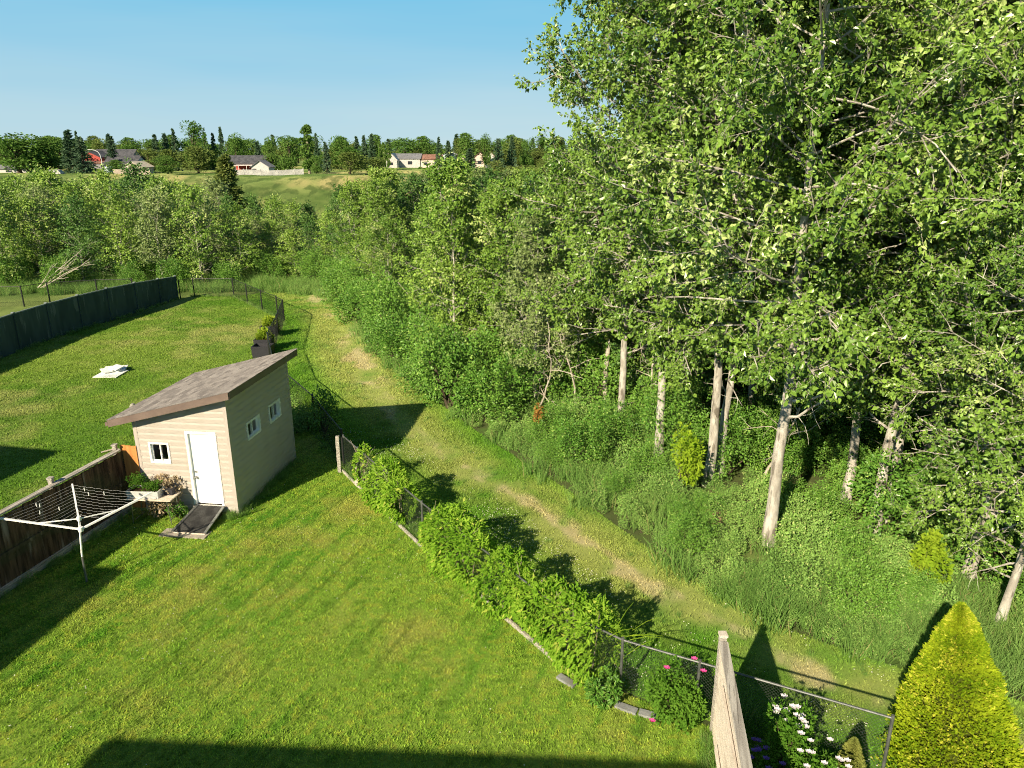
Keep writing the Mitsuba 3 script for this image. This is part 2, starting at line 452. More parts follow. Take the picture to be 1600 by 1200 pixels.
YARD = Polygon([(-13.2, 3), (-10.1, 17.2), (-9.95, 17.95), (-9.3, 21.9), (-6.9, 23.4), (-4.96, 20.2), (-2.2, 15.75), (-.2, 13.0), (1.25, 11.3), (2.1, 10.6), (3.28, 9.9), (2.3, 3)])
NYARD = Polygon([(-13.25, 3), (-10.15, 17.2), (-10.0, 17.95), (-9.35, 21.95), (-6.95, 23.45), (-9.3, 27.6), (-11.1, 32.5), (-12.7, 40.2), (-14.9, 43.1), (-18.1, 47.4), (-20.5, 47.7), (-20.4, 44), (-23.4, 38), (-23.5, 20), (-24, 3)])
NYARD2 = Polygon([(2.35, 3), (3.33, 9.95), (5.6, 8.9), (14, 4.6), (14, 3)])
PATH = Polygon([(-6.9, 23.5), (-9.25, 27.6), (-11.05, 32.5), (-12.65, 40.25), (-14.8, 43.2), (-18.0, 47.5), (-16, 49.5), (-13, 49), (-9.2, 42), (-7, 34.5), (-4.6, 29.5), (-2.4, 25.6), (-.8, 22.6), (1.5, 18.9), (3.5, 15.2), (5.3, 12.6), (7.2, 11.3), (9.2, 10.3), (14, 7.4), (14, 4.65), (5.65, 8.95), (3.35, 10.0), (2.12, 10.65), (1.3, 11.35), (-.15, 13.05), (-2.15, 15.8), (-4.9, 20.2)])


def sheet(key, poly, z, bsdf, label):
    v2, f2 = trimesh.creation.triangulate_polygon(poly, engine='earcut')
    v = np.column_stack([np.asarray(v2)[:, :2], np.full(len(v2), z)])
    f = np.asarray(f2)
    nz = np.cross(v[f[:, 1]] - v[f[:, 0]], v[f[:, 2]] - v[f[:, 0]])[:, 2]
    f[nz < 0] = f[nz < 0][:, ::-1]
    add(key, (v, f), bsdf)
    lab(key, label, kind='structure')


sheet('lawn', YARD, .004, M['lawn'], 'mown green lawn with stripes and dry patches')
sheet('neighbour_lawn', NYARD, .004, M['nlawn'], 'neighbouring lawn behind the shed')
sheet('side_lawn', NYARD2, .004, M['nlawn'], 'planted strip right of the pale wooden fence')
sheet('grass_path', PATH, .004, M['path'], 'mown grass path with a worn dry track beside the wood')


def scatter(rng, poly, n):
    x0, y0, x1, y1 = poly.bounds
    out = np.zeros((0, 2))
    while len(out) < n:
        q = rng.uniform((x0, y0), (x1, y1), (n * 2, 2))
        out = np.vstack([out, q[contains_xy(poly, q[:, 0], q[:, 1])]])
    return out[:n]


def grass(key, poly, dens, h, w, bsdf, label, seed, keep=None):
    rng = np.random.default_rng(seed)
    n = int(poly.area * dens)
    q = scatter(rng, poly, n)
    if keep is not None:
        q = q[keep(q, rng)]
    n = len(q)
    cl = .65 + .7 * meshkit.fbm(np.column_stack([q * 2.5, q[:, :1] * 0]), 3, seed)
    d = n_(np.column_stack([rng.normal(0, .55, (n, 2)), np.ones(n)]))
    hh = h * rng.uniform(.6, 1.3, n) * cl
    v, f, uv = leaves(rng, np.column_stack([q, np.full(n, .003)]), d, hh, w / h, shape='blade', up=0)
    add(key, (v, f), bsdf, uv=uv)
    lab(key, label, 'grass', kind='stuff')


def track_np(q):
    best = np.full(len(q), 1e9)
    for (ax, ay), (bx, by) in zip(TRACK[:-1], TRACK[1:]):
        d = np.array([bx - ax, by - ay]); r = q - [ax, ay]
        t = np.clip(r @ d / (d @ d), 0, 1)
        best = np.minimum(best, np.linalg.norm(r - t[:, None] * d, axis=1))
    return best


SHED0 = np.array([-7.16, 17.33]); SX = np.array([.992, -.126]); SY = np.array([.126, .992])
SHEDPOLY = Polygon([tuple(SHED0 + SX * a + SY * b) for a, b in ((-2.7, -.05), (.06, -.05), (.06, 3.75), (-2.7, 3.75))])
yard_vis = YARD.intersection(sbox(-14, 8.0, 5, 26)).difference(SHEDPOLY)
grass('lawn_grass', yard_vis, 2600, .042, .0062, M['lawn_blade'], 'short blades of the mown yard lawn', 11)
grass('neighbour_lawn_grass', NYARD.intersection(sbox(-25, 15, 0, 48)).difference(SHEDPOLY), 700, .055, .012, M['nlawn_blade'], 'short blades of the neighbouring lawn', 12)
grass('side_lawn_grass', NYARD2.intersection(sbox(2, 7, 9, 12)), 2200, .05, .007, M['nlawn_blade'], 'grass between the flowers right of the pale fence', 13)
near_path = PATH.intersection(sbox(-8, 5, 12, 27)); far_path = PATH.intersection(sbox(-30, 27, 12, 60))


def keep_track(q, rng):
    d = track_np(q) + (meshkit.fbm(np.column_stack([q * 1.3, q[:, :1] * 0]), 3, 5) - .5) * 1.6
    return rng.random(len(q)) < np.clip((d - .1) / .7, .12, 1)


grass('path_grass', near_path, 1900, .065, .0075, M['path_blade'], 'grass and clover leaves of the near path', 14, keep_track)
grass('far_path_grass', far_path, 700, .075, .013, M['path_blade'], 'grass of the far end of the path', 15, keep_track)

# clover heads: white dots on the path by the fence and on the lawn
rng = np.random.default_rng(5)
pq = scatter(rng, near_path, 9000)
dn = meshkit.fbm(np.column_stack([pq * .7, pq[:, :1] * 0]), 3, 9)
fd = np.array([LineString([(-4.9, 20.2), (2.1, 10.6), (5.6, 8.9)]).distance(Point(a)) for a in pq])
keep = (track_np(pq) > .55) & (rng.random(len(pq)) < np.clip((dn - .3) * 3, 0, 1) * np.clip(1.6 - fd * .42, .03, 1))
pq = pq[keep]
lq = scatter(rng, yard_vis, 500)
pq = np.vstack([pq, lq[meshkit.fbm(np.column_stack([lq * .5, lq[:, :1] * 0]), 3, 4) > .52]])
oc_v = np.array([[1, 0, 0], [-1, 0, 0], [0, 1, 0], [0, -1, 0], [0, 0, 1], [0, 0, -1.0]])
oc_f = np.array([[0, 2, 4], [2, 1, 4], [1, 3, 4], [3, 0, 4], [2, 0, 5], [1, 2, 5], [3, 1, 5], [0, 3, 5]])
r = rng.uniform(.008, .013, len(pq))
v = (np.column_stack([pq, rng.uniform(.05, .085, len(pq))])[:, None] + oc_v[None] * r[:, None, None]).reshape(-1, 3)
add('clover_flowers', (v, (oc_f[None] + (np.arange(len(pq)) * 6)[:, None, None]).reshape(-1, 3)), M['clover'])
lab('clover_flowers', 'white clover heads scattered over the grass path', 'clover', kind='stuff')

# ------------------------------------------------------------------ garden shed


def shed_fr(v):
    v = np.asarray(v, float)
    return np.column_stack([SHED0 + v[:, :1] * SX + v[:, 1:2] * SY, v[:, 2]])


K = 'garden_shed'
lab(K, 'small beige sided garden shed with a single slope brown roof and a white door', 'shed')
W, D = 2.54, 3.66


def roof_z(x):
    return 3.50 - .264 * (.30 - x)          # top of the roof sheet


DOOR = sbox(-1.17, .26, -.33, 2.31); FWIN = sbox(-2.21, 1.38, -1.65, 1.96)
SW1, SW2 = sbox(.89, 1.73, 1.65, 2.23), sbox(2.22, 1.71, 2.96, 2.25)
under = .20
wall_f = Polygon([(-W, .08), (0, .08), (0, roof_z(0) - under), (-W, roof_z(-W) - under)])
wall_s = sbox(0, .08, D, roof_z(0) - under)
front = lambda o: (lambda p: shed_fr(np.column_stack([p[:, 0], np.full(len(p), -o), p[:, 1]])))
side = lambda o: (lambda p: shed_fr(np.column_stack([np.full(len(p), o), p[:, 0], p[:, 1]])))
back = lambda o: (lambda p: shed_fr(np.column_stack([p[:, 0], np.full(len(p), D + o), p[:, 1]])))
left = lambda o: (lambda p: shed_fr(np.column_stack([np.full(len(p), -W - o), p[:, 0], p[:, 1]])))
MB().prism(wall_f.difference(DOOR).difference(FWIN), front(-.09), front(0)).out(K + '__front_wall', M['dark_inside'])
MB().prism(wall_s.difference(SW1).difference(SW2), side(-.09), side(0)).out(K + '__side_wall', M['dark_inside'])
MB().prism(wall_f, back(-.09), back(0)).out(K + '__back_wall', M['siding'])
MB().prism(sbox(0, .08, D, roof_z(-W) - under), left(-.09), left(0)).out(K + '__far_side_wall', M['siding'])
MB().box((-W + .1, .1, .10), (-.1, D - .1, .16), shed_fr).out(K + '__floor', M['floor_wood'])
MB().box((-W - .005, -.012, .0), (.012, D + .01, .085), shed_fr).out(K + '__base', M['slab'])


def boards(key, wall, cuts, mp, ztop, lo, hi):
    """lap siding: the lower part of each board stands proud and flat, the upper part slopes back under the next"""
    st = .165
    z = .07
    while z < ztop:
        whole = sbox(lo, z, hi, z + st).intersection(wall)
        for c in cuts: whole = whole.difference(c)
        for g in getattr(whole, 'geoms', [whole]):
            if g.is_empty or g.area < 2e-4: continue
            zm, m = z + st * .62, MB()
            m.prism(g.intersection(sbox(lo - 1, z, hi + 1, zm)), mp(.0005), mp(.026))
            up_ = g.intersection(sbox(lo - 1, zm, hi + 1, z + st))
            if not up_.is_empty:
                m.prism(up_, mp(.0005), lambda p: mp(.026)(p) * (1 - (p[:, 1:] - zm) / (st * .38)) + mp(.006)(p) * (p[:, 1:] - zm) / (st * .38))
            if m.v: m.out(key, M['siding'])
        z += st


boards(K + '__front_wall__siding_board', wall_f.intersection(sbox(-W + .05, 0, -.05, 9)), [DOOR.buffer(.004), FWIN.buffer(.004)], front, 3.3, -W, 0)
boards(K + '__side_wall__siding_board', wall_s.intersection(sbox(.05, 0, D - .05, 9)), [SW1.buffer(.004), SW2.buffer(.004)], side, 3.3, 0, D)
for (x, y), zt in (((0, 0), 0), ((-W, 0), 1), ((0, D), 0), ((-W, D), 1)):
    sx = .031 if x == 0 else -.031; sy = -.031 if y == 0 else .031
    zt = roof_z(x) - under - .004
    m = MB()
    m.box((min(x, x + sx), min(y + sy, y), .07), (max(x, x + sx), max(y + sy, y), zt), shed_fr)
    m.box((min(x, x - sx * 2.1), min(y + sy, y), .07), (max(x, x - sx * 2.1), max(y + sy, y), zt), shed_fr)
    m.box((min(x, x + sx), min(y - sy * 2.1, y), .07), (max(x, x + sx), max(y - sy * 2.1, y), zt), shed_fr)
    m.out(K + '__corner_trim', M['siding_trim'])
# roof: deck, fascia boards, courses of shingles
RX0, RX1, RY0, RY1 = -3.02, .30, -.31, 3.84


def roof_fr(v):
    v = np.asarray(v, float).copy()
    v[:, 2] += roof_z(v[:, 0])
    return shed_fr(v)


MB().box((RX0 + .02, RY0 + .02, -.17), (RX1 - .02, RY1 - .02, -.012), roof_fr).out(K + '__roof', M['fascia'])
for lo, hi in (((RX0, RY0 - .02, -.19), (RX1, RY0 + .018, -.004)), ((RX0, RY1 - .018, -.19), (RX1, RY1 + .02, -.004)),
               ((RX1 - .018, RY0 + .02, -.195), (RX1 + .02, RY1 - .02, -.006)), ((RX0 - .02, RY0 + .02, -.195), (RX0 + .018, RY1 - .02, -.006))):
    MB().box(lo, hi, roof_fr).out(K + '__roof__fascia_board', M['fascia'])
MB().box((RX0 - .09, RY0, -.15), (RX0 - .022, RY1, -.05), roof_fr).out(K + '__roof__gutter', M['fascia'])
m = MB(); rng = np.random.default_rng(7)
nc = int((RX1 - RX0) / .14) + 1
for c in range(nc):
    x0 = RX0 - .03 + c * .14
    y = RY0 - .03 - rng.uniform(0, .3)
    while y < RY1 + .03:
        wd = rng.uniform(.16, .36)
        a, b = max(y, RY0 - .03), min(y + wd, RY1 + .03)
        if b - a > .02:
            t = rng.choice([.006, .010, .013])
            xe = min(x0 + .17, RX1 + .03); xs_ = x0 - rng.uniform(0, .006)
            v = [[xs_, a, 0], [xs_, b, 0], [xe, b, -.004], [xe, a, -.004], [xs_, a, t], [xs_, b, t], [xe, b, .002], [xe, a, .002]]
            m.raw(roof_fr(np.array(v)), [[4, 7, 6, 5], [0, 4, 5, 1], [1, 5, 6, 2], [3, 7, 4, 0], [2, 6, 7, 3]], np.tile([[rng.random(), 0]], (8, 1)))
        y += wd + .002
k = m.out(K + '__roof__shingles', M['shingle'], uv=True)
labels[k] = {'label': 'mottled brown shingles of the shed roof', 'kind': 'stuff'}
# door
m = MB()
for lo, hi in (((-1.17, .26), (-1.105, 2.31)), ((-.395, .26), (-.33, 2.31)), ((-1.105, 2.245), (-.395, 2.31))):
    m.box((lo[0], -.04, lo[1]), (hi[0], .08, hi[1]), shed_fr)
m.out(K + '__door_frame', M['white_paint'])
MB().box((-1.103, .030, .275), (-.397, .070, 2.243), shed_fr).out(K + '__door', M['white_door'])
sp = trimesh.creation.icosphere(2, .032)
for z in (1.18, 1.02):
    m = MB(); r = .034 if z < 1.1 else .026
    m.tube(shed_fr([[-1.035, .031, z], [-1.035, -.01, z]]), r, 12)
    if z < 1.1:
        v = np.asarray(sp.vertices) + [-1.035, -.035, z]
        m.raw(shed_fr(v), sp.faces)
    m.out(K + ('__door__knob' if z < 1.1 else '__door__lock'), M['metal'], smooth=40)
MB().box((-1.13, -.06, .235), (-.37, .07, .258), shed_fr).out(K + '__door_sill', M['metal'])


def window(mp, x0, z0, x1, z1):
    """a sliding window: white frame, a sash each side, two panes"""
    w = num(K + '__window')
    fr = sbox(x0, z0, x1, z1).difference(sbox(x0 + .05, z0 + .05, x1 - .05, z1 - .05))
    scene[w] = mikit.ply(MB().prism(fr, mp(-.09), mp(.042)).get(), M['white_paint'])
    xm = (x0 + x1) / 2
    for a, b, o in ((x0 + .05, xm + .02, -.01), (xm - .02, x1 - .05, -.045)):
        ring = sbox(a, z0 + .051, b, z1 - .051).difference(sbox(a + .03, z0 + .08, b - .03, z1 - .08))
        MB().prism(ring, mp(o - .022), mp(o)).out(w + '__sash', M['white_paint'])
        q = mp(o - .011)(np.array([[a + .03, z0 + .08], [b - .03, z0 + .08], [b - .03, z1 - .08], [a + .03, z1 - .08]]))
        MB().raw(q, [[0, 1, 2, 3]]).out(w + '__pane', M['glass'])


window(front, -2.21, 1.38, -1.65, 1.96)
window(side, .89, 1.73, 1.65, 2.23)
window(side, 2.22, 1.71, 2.96, 2.25)

# ramp at the door and the slab it stands on
c = [(-1.16, -1.14), (-.30, -1.14), (-.34, -.07), (-1.06, -.07)]
m = MB()
top = shed_fr([[x, y, .255 if y > -.5 else .06] for x, y in c]); bot = top - [0, 0, .045]
m.raw(np.vstack([bot, top]), [[3, 2, 1, 0], [4, 5, 6, 7], [0, 1, 5, 4], [1, 2, 6, 5], [2, 3, 7, 6], [3, 0, 4, 7]])
m.out('door_ramp__deck', M['rubber'])
for a, b in ((0, 3), (1, 2)):
    MB().beam(top[a] + [0, 0, .006], top[b] + [0, 0, .006], .07, .03).out('door_ramp__edge_strip', M['galvanised'])
MB().beam(top[0] + [0, 0, -.02], top[1] + [0, 0, -.02], .03, .04).out('door_ramp__front_strip', M['table_top'])
for a in (-.98, -.42):
    MB().box((a - .03, -.6, .02), (a + .03, -.08, .12), shed_fr).out('door_ramp__bearer', M['old_wood'])
lab('door_ramp', 'black rubber covered ramp leading up to the white shed door', 'ramp')
MB().box((-1.42, -1.32, .0), (-.22, -.95, .035), shed_fr).out('paving_slab__stone', M['slab'])
lab('paving_slab', 'weathered concrete slab under the foot of the black ramp', 'slab')

# ------------------------------------------------------------------ wooden fence on the left
FA, FB = np.array([-12.55, 6.4]), np.array([-10.10, 17.55])
fd_ = n_(FB - FA); fn_ = np.array([fd_[1], -fd_[0]])       # fn_ points to our yard
L = np.linalg.norm(FB - FA)


def wf(s, o, z):
    p = FA + fd_ * s + fn_ * o
    return np.array([p[0], p[1], z])


K = 'board_fence'
lab(K, 'old dark board fence with a grey cap along the left of the lawn', 'fence')
rng = np.random.default_rng(3)
s = 0
while s < L - .05:
    wd = rng.uniform(.128, .142)
    o = rng.uniform(-.004, .004)
    zt = 1.70 + rng.uniform(-.012, .012)
    MB().beam(wf(s + wd / 2, .024 + o, .10), wf(s + wd / 2 + rng.uniform(-.004, .004), .024 + o, zt), wd, .018, up=(*fn_, 0)).out(K + '__board', M['old_wood'])
    s += wd + rng.uniform(.003, .01)
for z, hgt in ((.22, .09), (.9, .09), (1.62, .09)):
    MB().beam(wf(0, -.02, z), wf(L, -.02, z), .038, hgt).out(K + '__rail', M['old_wood'])
MB().beam(wf(0, .055, .86), wf(L, .055, .86), .036, .085).out(K + '__rail', M['old_wood'])
MB().beam(wf(0, .05, .11), wf(L, .05, .11), .036, .17).out(K + '__kick_board', M['grey_wood'])
for k in range(5):
    MB().beam(wf(.02 + k * (L - .04) / 5, 0, 1.765), wf(k * (L - .04) / 5 + (L - .04) / 5 - .004, 0, 1.765), .15, .038).out(K + '__cap_board', M['grey_wood'])
for s in (1.7, 4.25, 6.8, 9.3, L - .06):
    p = num(K + '__post')
    scene[p] = mikit.ply(MB().beam(wf(s, -.085, 0), wf(s, -.085, 1.88), .09, .09).get(), M['grey_wood'])
    MB().beam(wf(s, -.085, 1.882), wf(s, -.085, 1.925), .12, .12).out(p + '__post_cap', M['grey_wood'])
# new cedar boards that close the gap between the fence and the shed
K = 'cedar_panel'
lab(K, 'three new orange cedar boards closing the gap between the dark fence and shed', 'fence panel')
a, b = np.array([-10.12, 17.62]), np.array([-9.70, 17.60])
for k in range(3):
    p = a + (b - a) * (k + .5) / 3
    MB().beam([*p, .08], [*p, 1.86 - k * .012], .135, .02, up=(0, 1, 0)).out(K + '__board', M['cedar'])
for z in (.4, 1.6):
    MB().beam([a[0], a[1] + .035, z], [b[0], b[1] + .035, z], .04, .08).out(K + '__rail', M['cedar'])

# ------------------------------------------------------------------ grey-green panel fence far left
K = 'panel_fence'
lab(K, 'tall dark grey green panel fence along the far left of the neighbouring lawn', 'fence')
PF = [(-23.5, 22.0, 1.8), (-23.48, 24.4, 1.8), (-23.47, 26.8, 1.8), (-23.45, 29.2, 1.8), (-23.43, 31.55, 1.8), (-23.41, 33.9, 1.8), (-23.25, 36.2, 1.8), (-22.9, 38.35, 1.8), (-22.5, 40.5, 1.78), (-22.1, 42.8, 1.7), (-21.75, 45.0, 1.55), (-21.45, 46.7, 1.45)]
for k, (a, b) in enumerate(zip(PF[:-1], PF[1:])):
    (a, ha), (b, hb) = (np.array(a[:2]), a[2]), (np.array(b[:2]), b[2]); t = n_(b - a)
    MB().prism(Polygon([(.055, .085), (np.linalg.norm(b - a) - .055, .085), (np.linalg.norm(b - a) - .055, hb - .03), (.055, ha - .03)]),
               lambda p: np.column_stack([a + t * p[:, :1] + [-t[1] * .015, t[0] * .015], p[:, 1]]), lambda p: np.column_stack([a + t * p[:, :1] - [-t[1] * .015, t[0] * .015], p[:, 1]])).out(K + '__panel', M['teal'])
    MB().beam([*(a + t * .055), ha], [*(b - t * .055), hb], .06, .05).out(K + '__top_rail', M['teal_cap'])
    MB().beam([*(a + t * .055), .045], [*(b - t * .055), .045], .05, .07).out(K + '__bottom_rail', M['teal'])
for a in PF:
    p = num(K + '__post')
    scene[p] = mikit.ply(MB().beam([*a[:2], 0], [*a[:2], a[2] + .04], .10, .10).get(), M['teal'])
    MB().beam([*a[:2], a[2] + .042], [*a[:2], a[2] + .075], .13, .13).out(p + '__post_cap', M['teal_cap'])

# ------------------------------------------------------------------ chain link fences


def chain_fence(K, pts, h, wire, metal, pitch, label, rr=.0016, skip=0, rail=.019, post_r=.026):
    lab(K, label, 'fence')
    mesh = MB()
    for a, b in zip(pts[:-1], pts[1:]):
        a, b = np.array(a), np.array(b); t = n_(b - a); L = np.linalg.norm(b - a)
        MB().tube([[*a, h], [*b, h]], rail, 8).out(K + '__top_rail', M[metal], smooth=40)
        n = int((L + h) / pitch)
        for k in range(n):
            s0 = k * pitch - h
            for sg in (0, 1):
                p, q = (s0, 0.04), (s0 + h, h)
                if p[0] < 0: p = (0, -s0 * 1.0)
                if q[0] > L: q = (L, L - s0)
                if p[1] >= q[1] - .02: continue
                if sg: p, q = (L - p[0], p[1]), (L - q[0], q[1])
                P, Q = [*(a + t * p[0]), max(p[1], .03)], [*(a + t * q[0]), q[1]]
                v, f = tube_arr(np.array([P, Q]), rr, 3)
                mesh.raw(v, f)
    k = mesh.out(K + '__wire_mesh', M[wire])
    labels[k] = {'label': 'diamond wire mesh', 'kind': 'stuff'}
    for a in pts[skip:]:
        p = num(K + '__post')
        scene[p] = mikit.ply(MB().tube([[*a, 0], [*a, h + .05]], post_r, 10).get(), M[metal], smooth=40)


VF = [(-4.96, 20.15), (-4.35, 19.2), (-2.15, 15.85), (-.18, 13.1), (1.0, 11.45), (1.9, 10.70)]
chain_fence('vine_fence', VF, 1.10, 'grey_wire', 'galvanised', .06, 'low wire mesh fence overgrown with vines between lawn and grass path')
chain_fence('side_fence', [(1.92, 10.69), (3.08, 10.12), (5.63, 8.88)], 1.10, 'grey_wire', 'galvanised', .06, 'low wire mesh fence with a grey top rail behind the white flowers', skip=1)
BF = [(-21.3, 46.75), (-20.75, 47.6), (-18.1, 47.4), (-16.5, 45.3), (-14.9, 43.2), (-13.4, 41.3), (-12.7, 40.2), (-11.9, 36.5), (-11.1, 32.5), (-9.3, 27.6), (-6.75, 23.6), (-5.05, 20.35)]
chain_fence('black_fence', BF, 1.20, 'black_wire', 'black_metal', .085, 'black wire mesh fence curving round the far end of the neighbouring lawn', rr=.003, post_r=.038)
chain_fence('rear_fence', [(-36, 43.2), (-33, 43.8), (-29.8, 44.3), (-29.0, 45.6), (-26.5, 46.6), (-24.4, 47.0)], 1.25, 'black_wire', 'black_metal', .1, 'dark wire mesh fence behind the grey green panel fence at far left', rr=.003, post_r=.045)
# timber kick board and end post of the vine fence
m = MB()
for a, b in zip(VF[:-1], VF[1:]):
    t = n_(np.array(b) - np.array(a)); o = np.array([-t[1], t[0]]) * -.06
    MB().beam([a[0] + o[0] - .06, a[1] + o[1] - .03, .05], [b[0] + o[0] - .06, b[1] + o[1] - .03, .05], .04, .09).out('vine_fence__kick_board', M['grey_wood'])
MB().beam([-4.42, 19.12, 0], [-4.42, 19.12, .62], .09, .09).out('vine_fence__timber_post', M['pale_wood'])
MB().beam([-5.1, 20.0, 0], [-5.1, 20.0, 1.15], .10, .10).out('vine_fence__timber_post', M['grey_wood'])
for k, (x, y, rz) in enumerate(((1.95, 10.30, -.5), (2.33, 10.14, -.36), (.98, 10.98, -.75))):
    cs, sn = math.cos(rz), math.sin(rz)
    MB().box((-.19, -.07, 0), (.19, .07, .05), lambda v: np.column_stack([x + v[:, 0] * cs - v[:, 1] * sn, y + v[:, 0] * sn + v[:, 1] * cs, v[:, 2]])).out('edging_stone' + ('' if k == 0 else f'_{k:03d}') + '__stone', M['edging'])
lab('edging_stone', 'grey edging stone in the grass between the small shrub and rose bush', 'edging stone')
lab('edging_stone_001', 'grey edging stone nearest the pink rose bush', 'edging stone')
lab('edging_stone_002', 'grey edging stone at the foot of the largest vine', 'edging stone')

# ------------------------------------------------------------------ pale wooden fence at the bottom right
K = 'pale_fence'
lab(K, 'pale weathered wooden fence seen along its top at the bottom right', 'fence')
PA, PB = np.array([3.30, 9.76]), np.array([2.35, 3.6])
t = n_(PB - PA); o = np.array([t[1], -t[0]])            # o points left, to our lawn
if o[0] > 0: o = -o
P3 = lambda s, d, z: np.array([*(PA + t * s + o * d), z])
MB().beam(P3(.06, 0, 1.80), P3(6.2, 0, 1.80), .135, .04).out(K + '__cap_board', M['grey_wood'])
MB().beam(P3(.06, .045, 1.70), P3(6.2, .045, 1.70), .02, .15).out(K + '__trim_board', M['pale_wood'])
s, rng = .1, np.random.default_rng(8)
while s < 6.1:
    off = .030 + (0 if s < .62 else .004)
    MB().beam(P3(s + .07, off, .08), P3(s + .07, off, 1.622), .135, .018, up=(*o, 0)).out(K + '__board', M['pale_wood'])
    MB().beam(P3(s + .10, -.035, .08), P3(s + .10, -.035, 1.77), .135, .018, up=(*o, 0)).out(K + '__board', M['pale_wood'])
    s += .142
MB().beam(P3(.75, .075, 1.50), P3(6.2, .075, 1.50), .036, .09).out(K + '__rail', M['pale_wood'])
MB().beam(P3(.75, .075, .40), P3(6.2, .075, .40), .036, .09).out(K + '__rail', M['pale_wood'])
for k, s in enumerate((-.03, 2.5, 5.0)):
    p = num(K + '__post')
    scene[p] = mikit.ply(MB().beam(P3(s, 0, 0), P3(s, 0, 1.86 if k == 0 else 1.77), .10, .10).get(), M['grey_wood'])
MB().beam(P3(-.03, 0, 1.862), P3(-.03, 0, 1.905), .125, .125).out(K + '__post__post_cap', M['pale_wood'])

# ------------------------------------------------------------------ rotary clothes dryer
K = 'rotary_clothes_line'
lab(K, 'white rotary clothes line with folded out arms in front of the dark fence', 'clothes line')
B0 = np.array([-9.39, 14.18, 0]); hub = B0 + [.05, .06, 1.28]; uh = B0 + [.04, .09, 1.52]
MB().tube([B0, B0 + [-.03, .05, .62]], .026, 10).out(K + '__ground_tube', M['galvanised'], smooth=40)
MB().tube([B0 + [-.03, .05, .62], uh + [0, 0, .06]], .021, 10).out(K + '__pole', M['white_paint'], smooth=40)
MB().tube([hub - [0, 0, .05], hub + [0, 0, .05]], .05, 12).out(K + '__hub', M['white_paint'], smooth=40)
MB().tube([uh - [0, 0, .04], uh + [0, 0, .05]], .045, 12).out(K + '__hub', M['white_paint'], smooth=40)
tips = []
for az, ln in ((190, 1.6), (123, 1.6), (38, 1.5)):
    a = math.radians(az)
    tip = hub + [ln * math.cos(a), ln * math.sin(a), .43]
    tips.append(tip)
    MB().beam(hub, tip, .038, .038).out(K + '__arm', M['white_paint'])
    MB().beam(uh, hub + (tip - hub) * .52 - [0, 0, .0], .02, .02).out(K + '__strut', M['white_paint'])
for i in range(3):
    m = MB()
    a, b = tips[i], tips[(i + 1) % 3]
    if i == 2: continue
    for k in range(11):
        f = .32 + k * .066
        p, q2 = hub + (a - hub) * f, hub + (b - hub) * f
        mid = (p + q2) / 2 - [0, 0, .035]
        m.tube([p, mid, q2], .0019, 3, cap=False)
    m.out(K + '__cord', M['lamp_grey'])
rng = np.random.default_rng(4)
for k in range(7):
    i = k % 2
    f, u = rng.uniform(.4, .95), rng.uniform(.1, .8)
    p = (hub + (tips[i] - hub) * f) * (1 - u) + (hub + (tips[i + 1] - hub) * f) * u
    m = MB(); m.beam(p + [0, 0, -.07], p + [0, 0, .01], .012, .02)
    key = num('clothes_peg')
    m.out(key + '__peg', M['white_paint'])
    lab(key, 'small white peg clipped to the cords of the clothes line', 'peg', 'pegs on the clothes line')

# ------------------------------------------------------------------ table, planter and dry shrub beside the shed
K = 'folding_table'
lab(K, 'small folding table with a worn beige top and metal legs beside the ramp', 'table')


def tb(v):
    v = np.asarray(v, float); a = math.radians(-4); c_, s_ = math.cos(a), math.sin(a)
    return np.column_stack([-9.12 + v[:, 0] * c_ - v[:, 1] * s_, 17.05 + v[:, 0] * s_ + v[:, 1] * c_, v[:, 2]])


MB().box((-.62, -.28, .68), (.55, .26, .71), tb).out(K + '__table_top', M['table_top'])
for x in (-.5, .42):
    for y in (-.22, .2):
        MB().tube(tb([[x, y, .68], [x + (.05 if x > 0 else -.05), y, 0]]), .014, 8).out(K + '__leg', M['metal'], smooth=40)
    MB().tube(tb([[x + .02, -.22, .12], [x + .02, .2, .12]]), .012, 8).out(K + '__stretcher', M['metal'], smooth=40)
K = 'white_planter'
lab(K, 'white trough planter with green herbs standing on the folding table', 'planter')
m = MB(); pl = sbox(-.60, -.20, .20, .16)
m.prism(pl.difference(pl.buffer(-.025)), lambda p: tb(np.column_stack([p, np.full(len(p), .712)])), lambda p: tb(np.column_stack([p * 1.05, np.full(len(p), .90)])))
m.out(K + '__trough', M['planter_white'])
MB().box((-.57, -.17, .715), (.17, .13, .87), tb).out(K + '__soil', M['soil'])
rng = np.random.default_rng(21)
n = 900
pos = np.column_stack([rng.uniform(-.58, .18, n), rng.uniform(-.17, .14, n), .87 + rng.uniform(0, .2, n)])
tall = pos[:, 0] < -.2
pos[tall, 2] += rng.uniform(0, .22, tall.sum())
v, f, uv = leaves(rng, tb(pos), np.column_stack([rng.normal(0, .6, (n, 2)), rng.uniform(.2, 1.2, n)]), .07, .2)
add(K + '__herbs', (v, f), M['herb_leaf'], uv=uv)
K = 'dark_pot'
lab(K, 'dark grey pot at the right end of the folding table', 'pot')
m = MB(); m.box((.24, .02, .712), (.46, .22, .86), tb); m.out(K + '__pot', M['planter_black'])


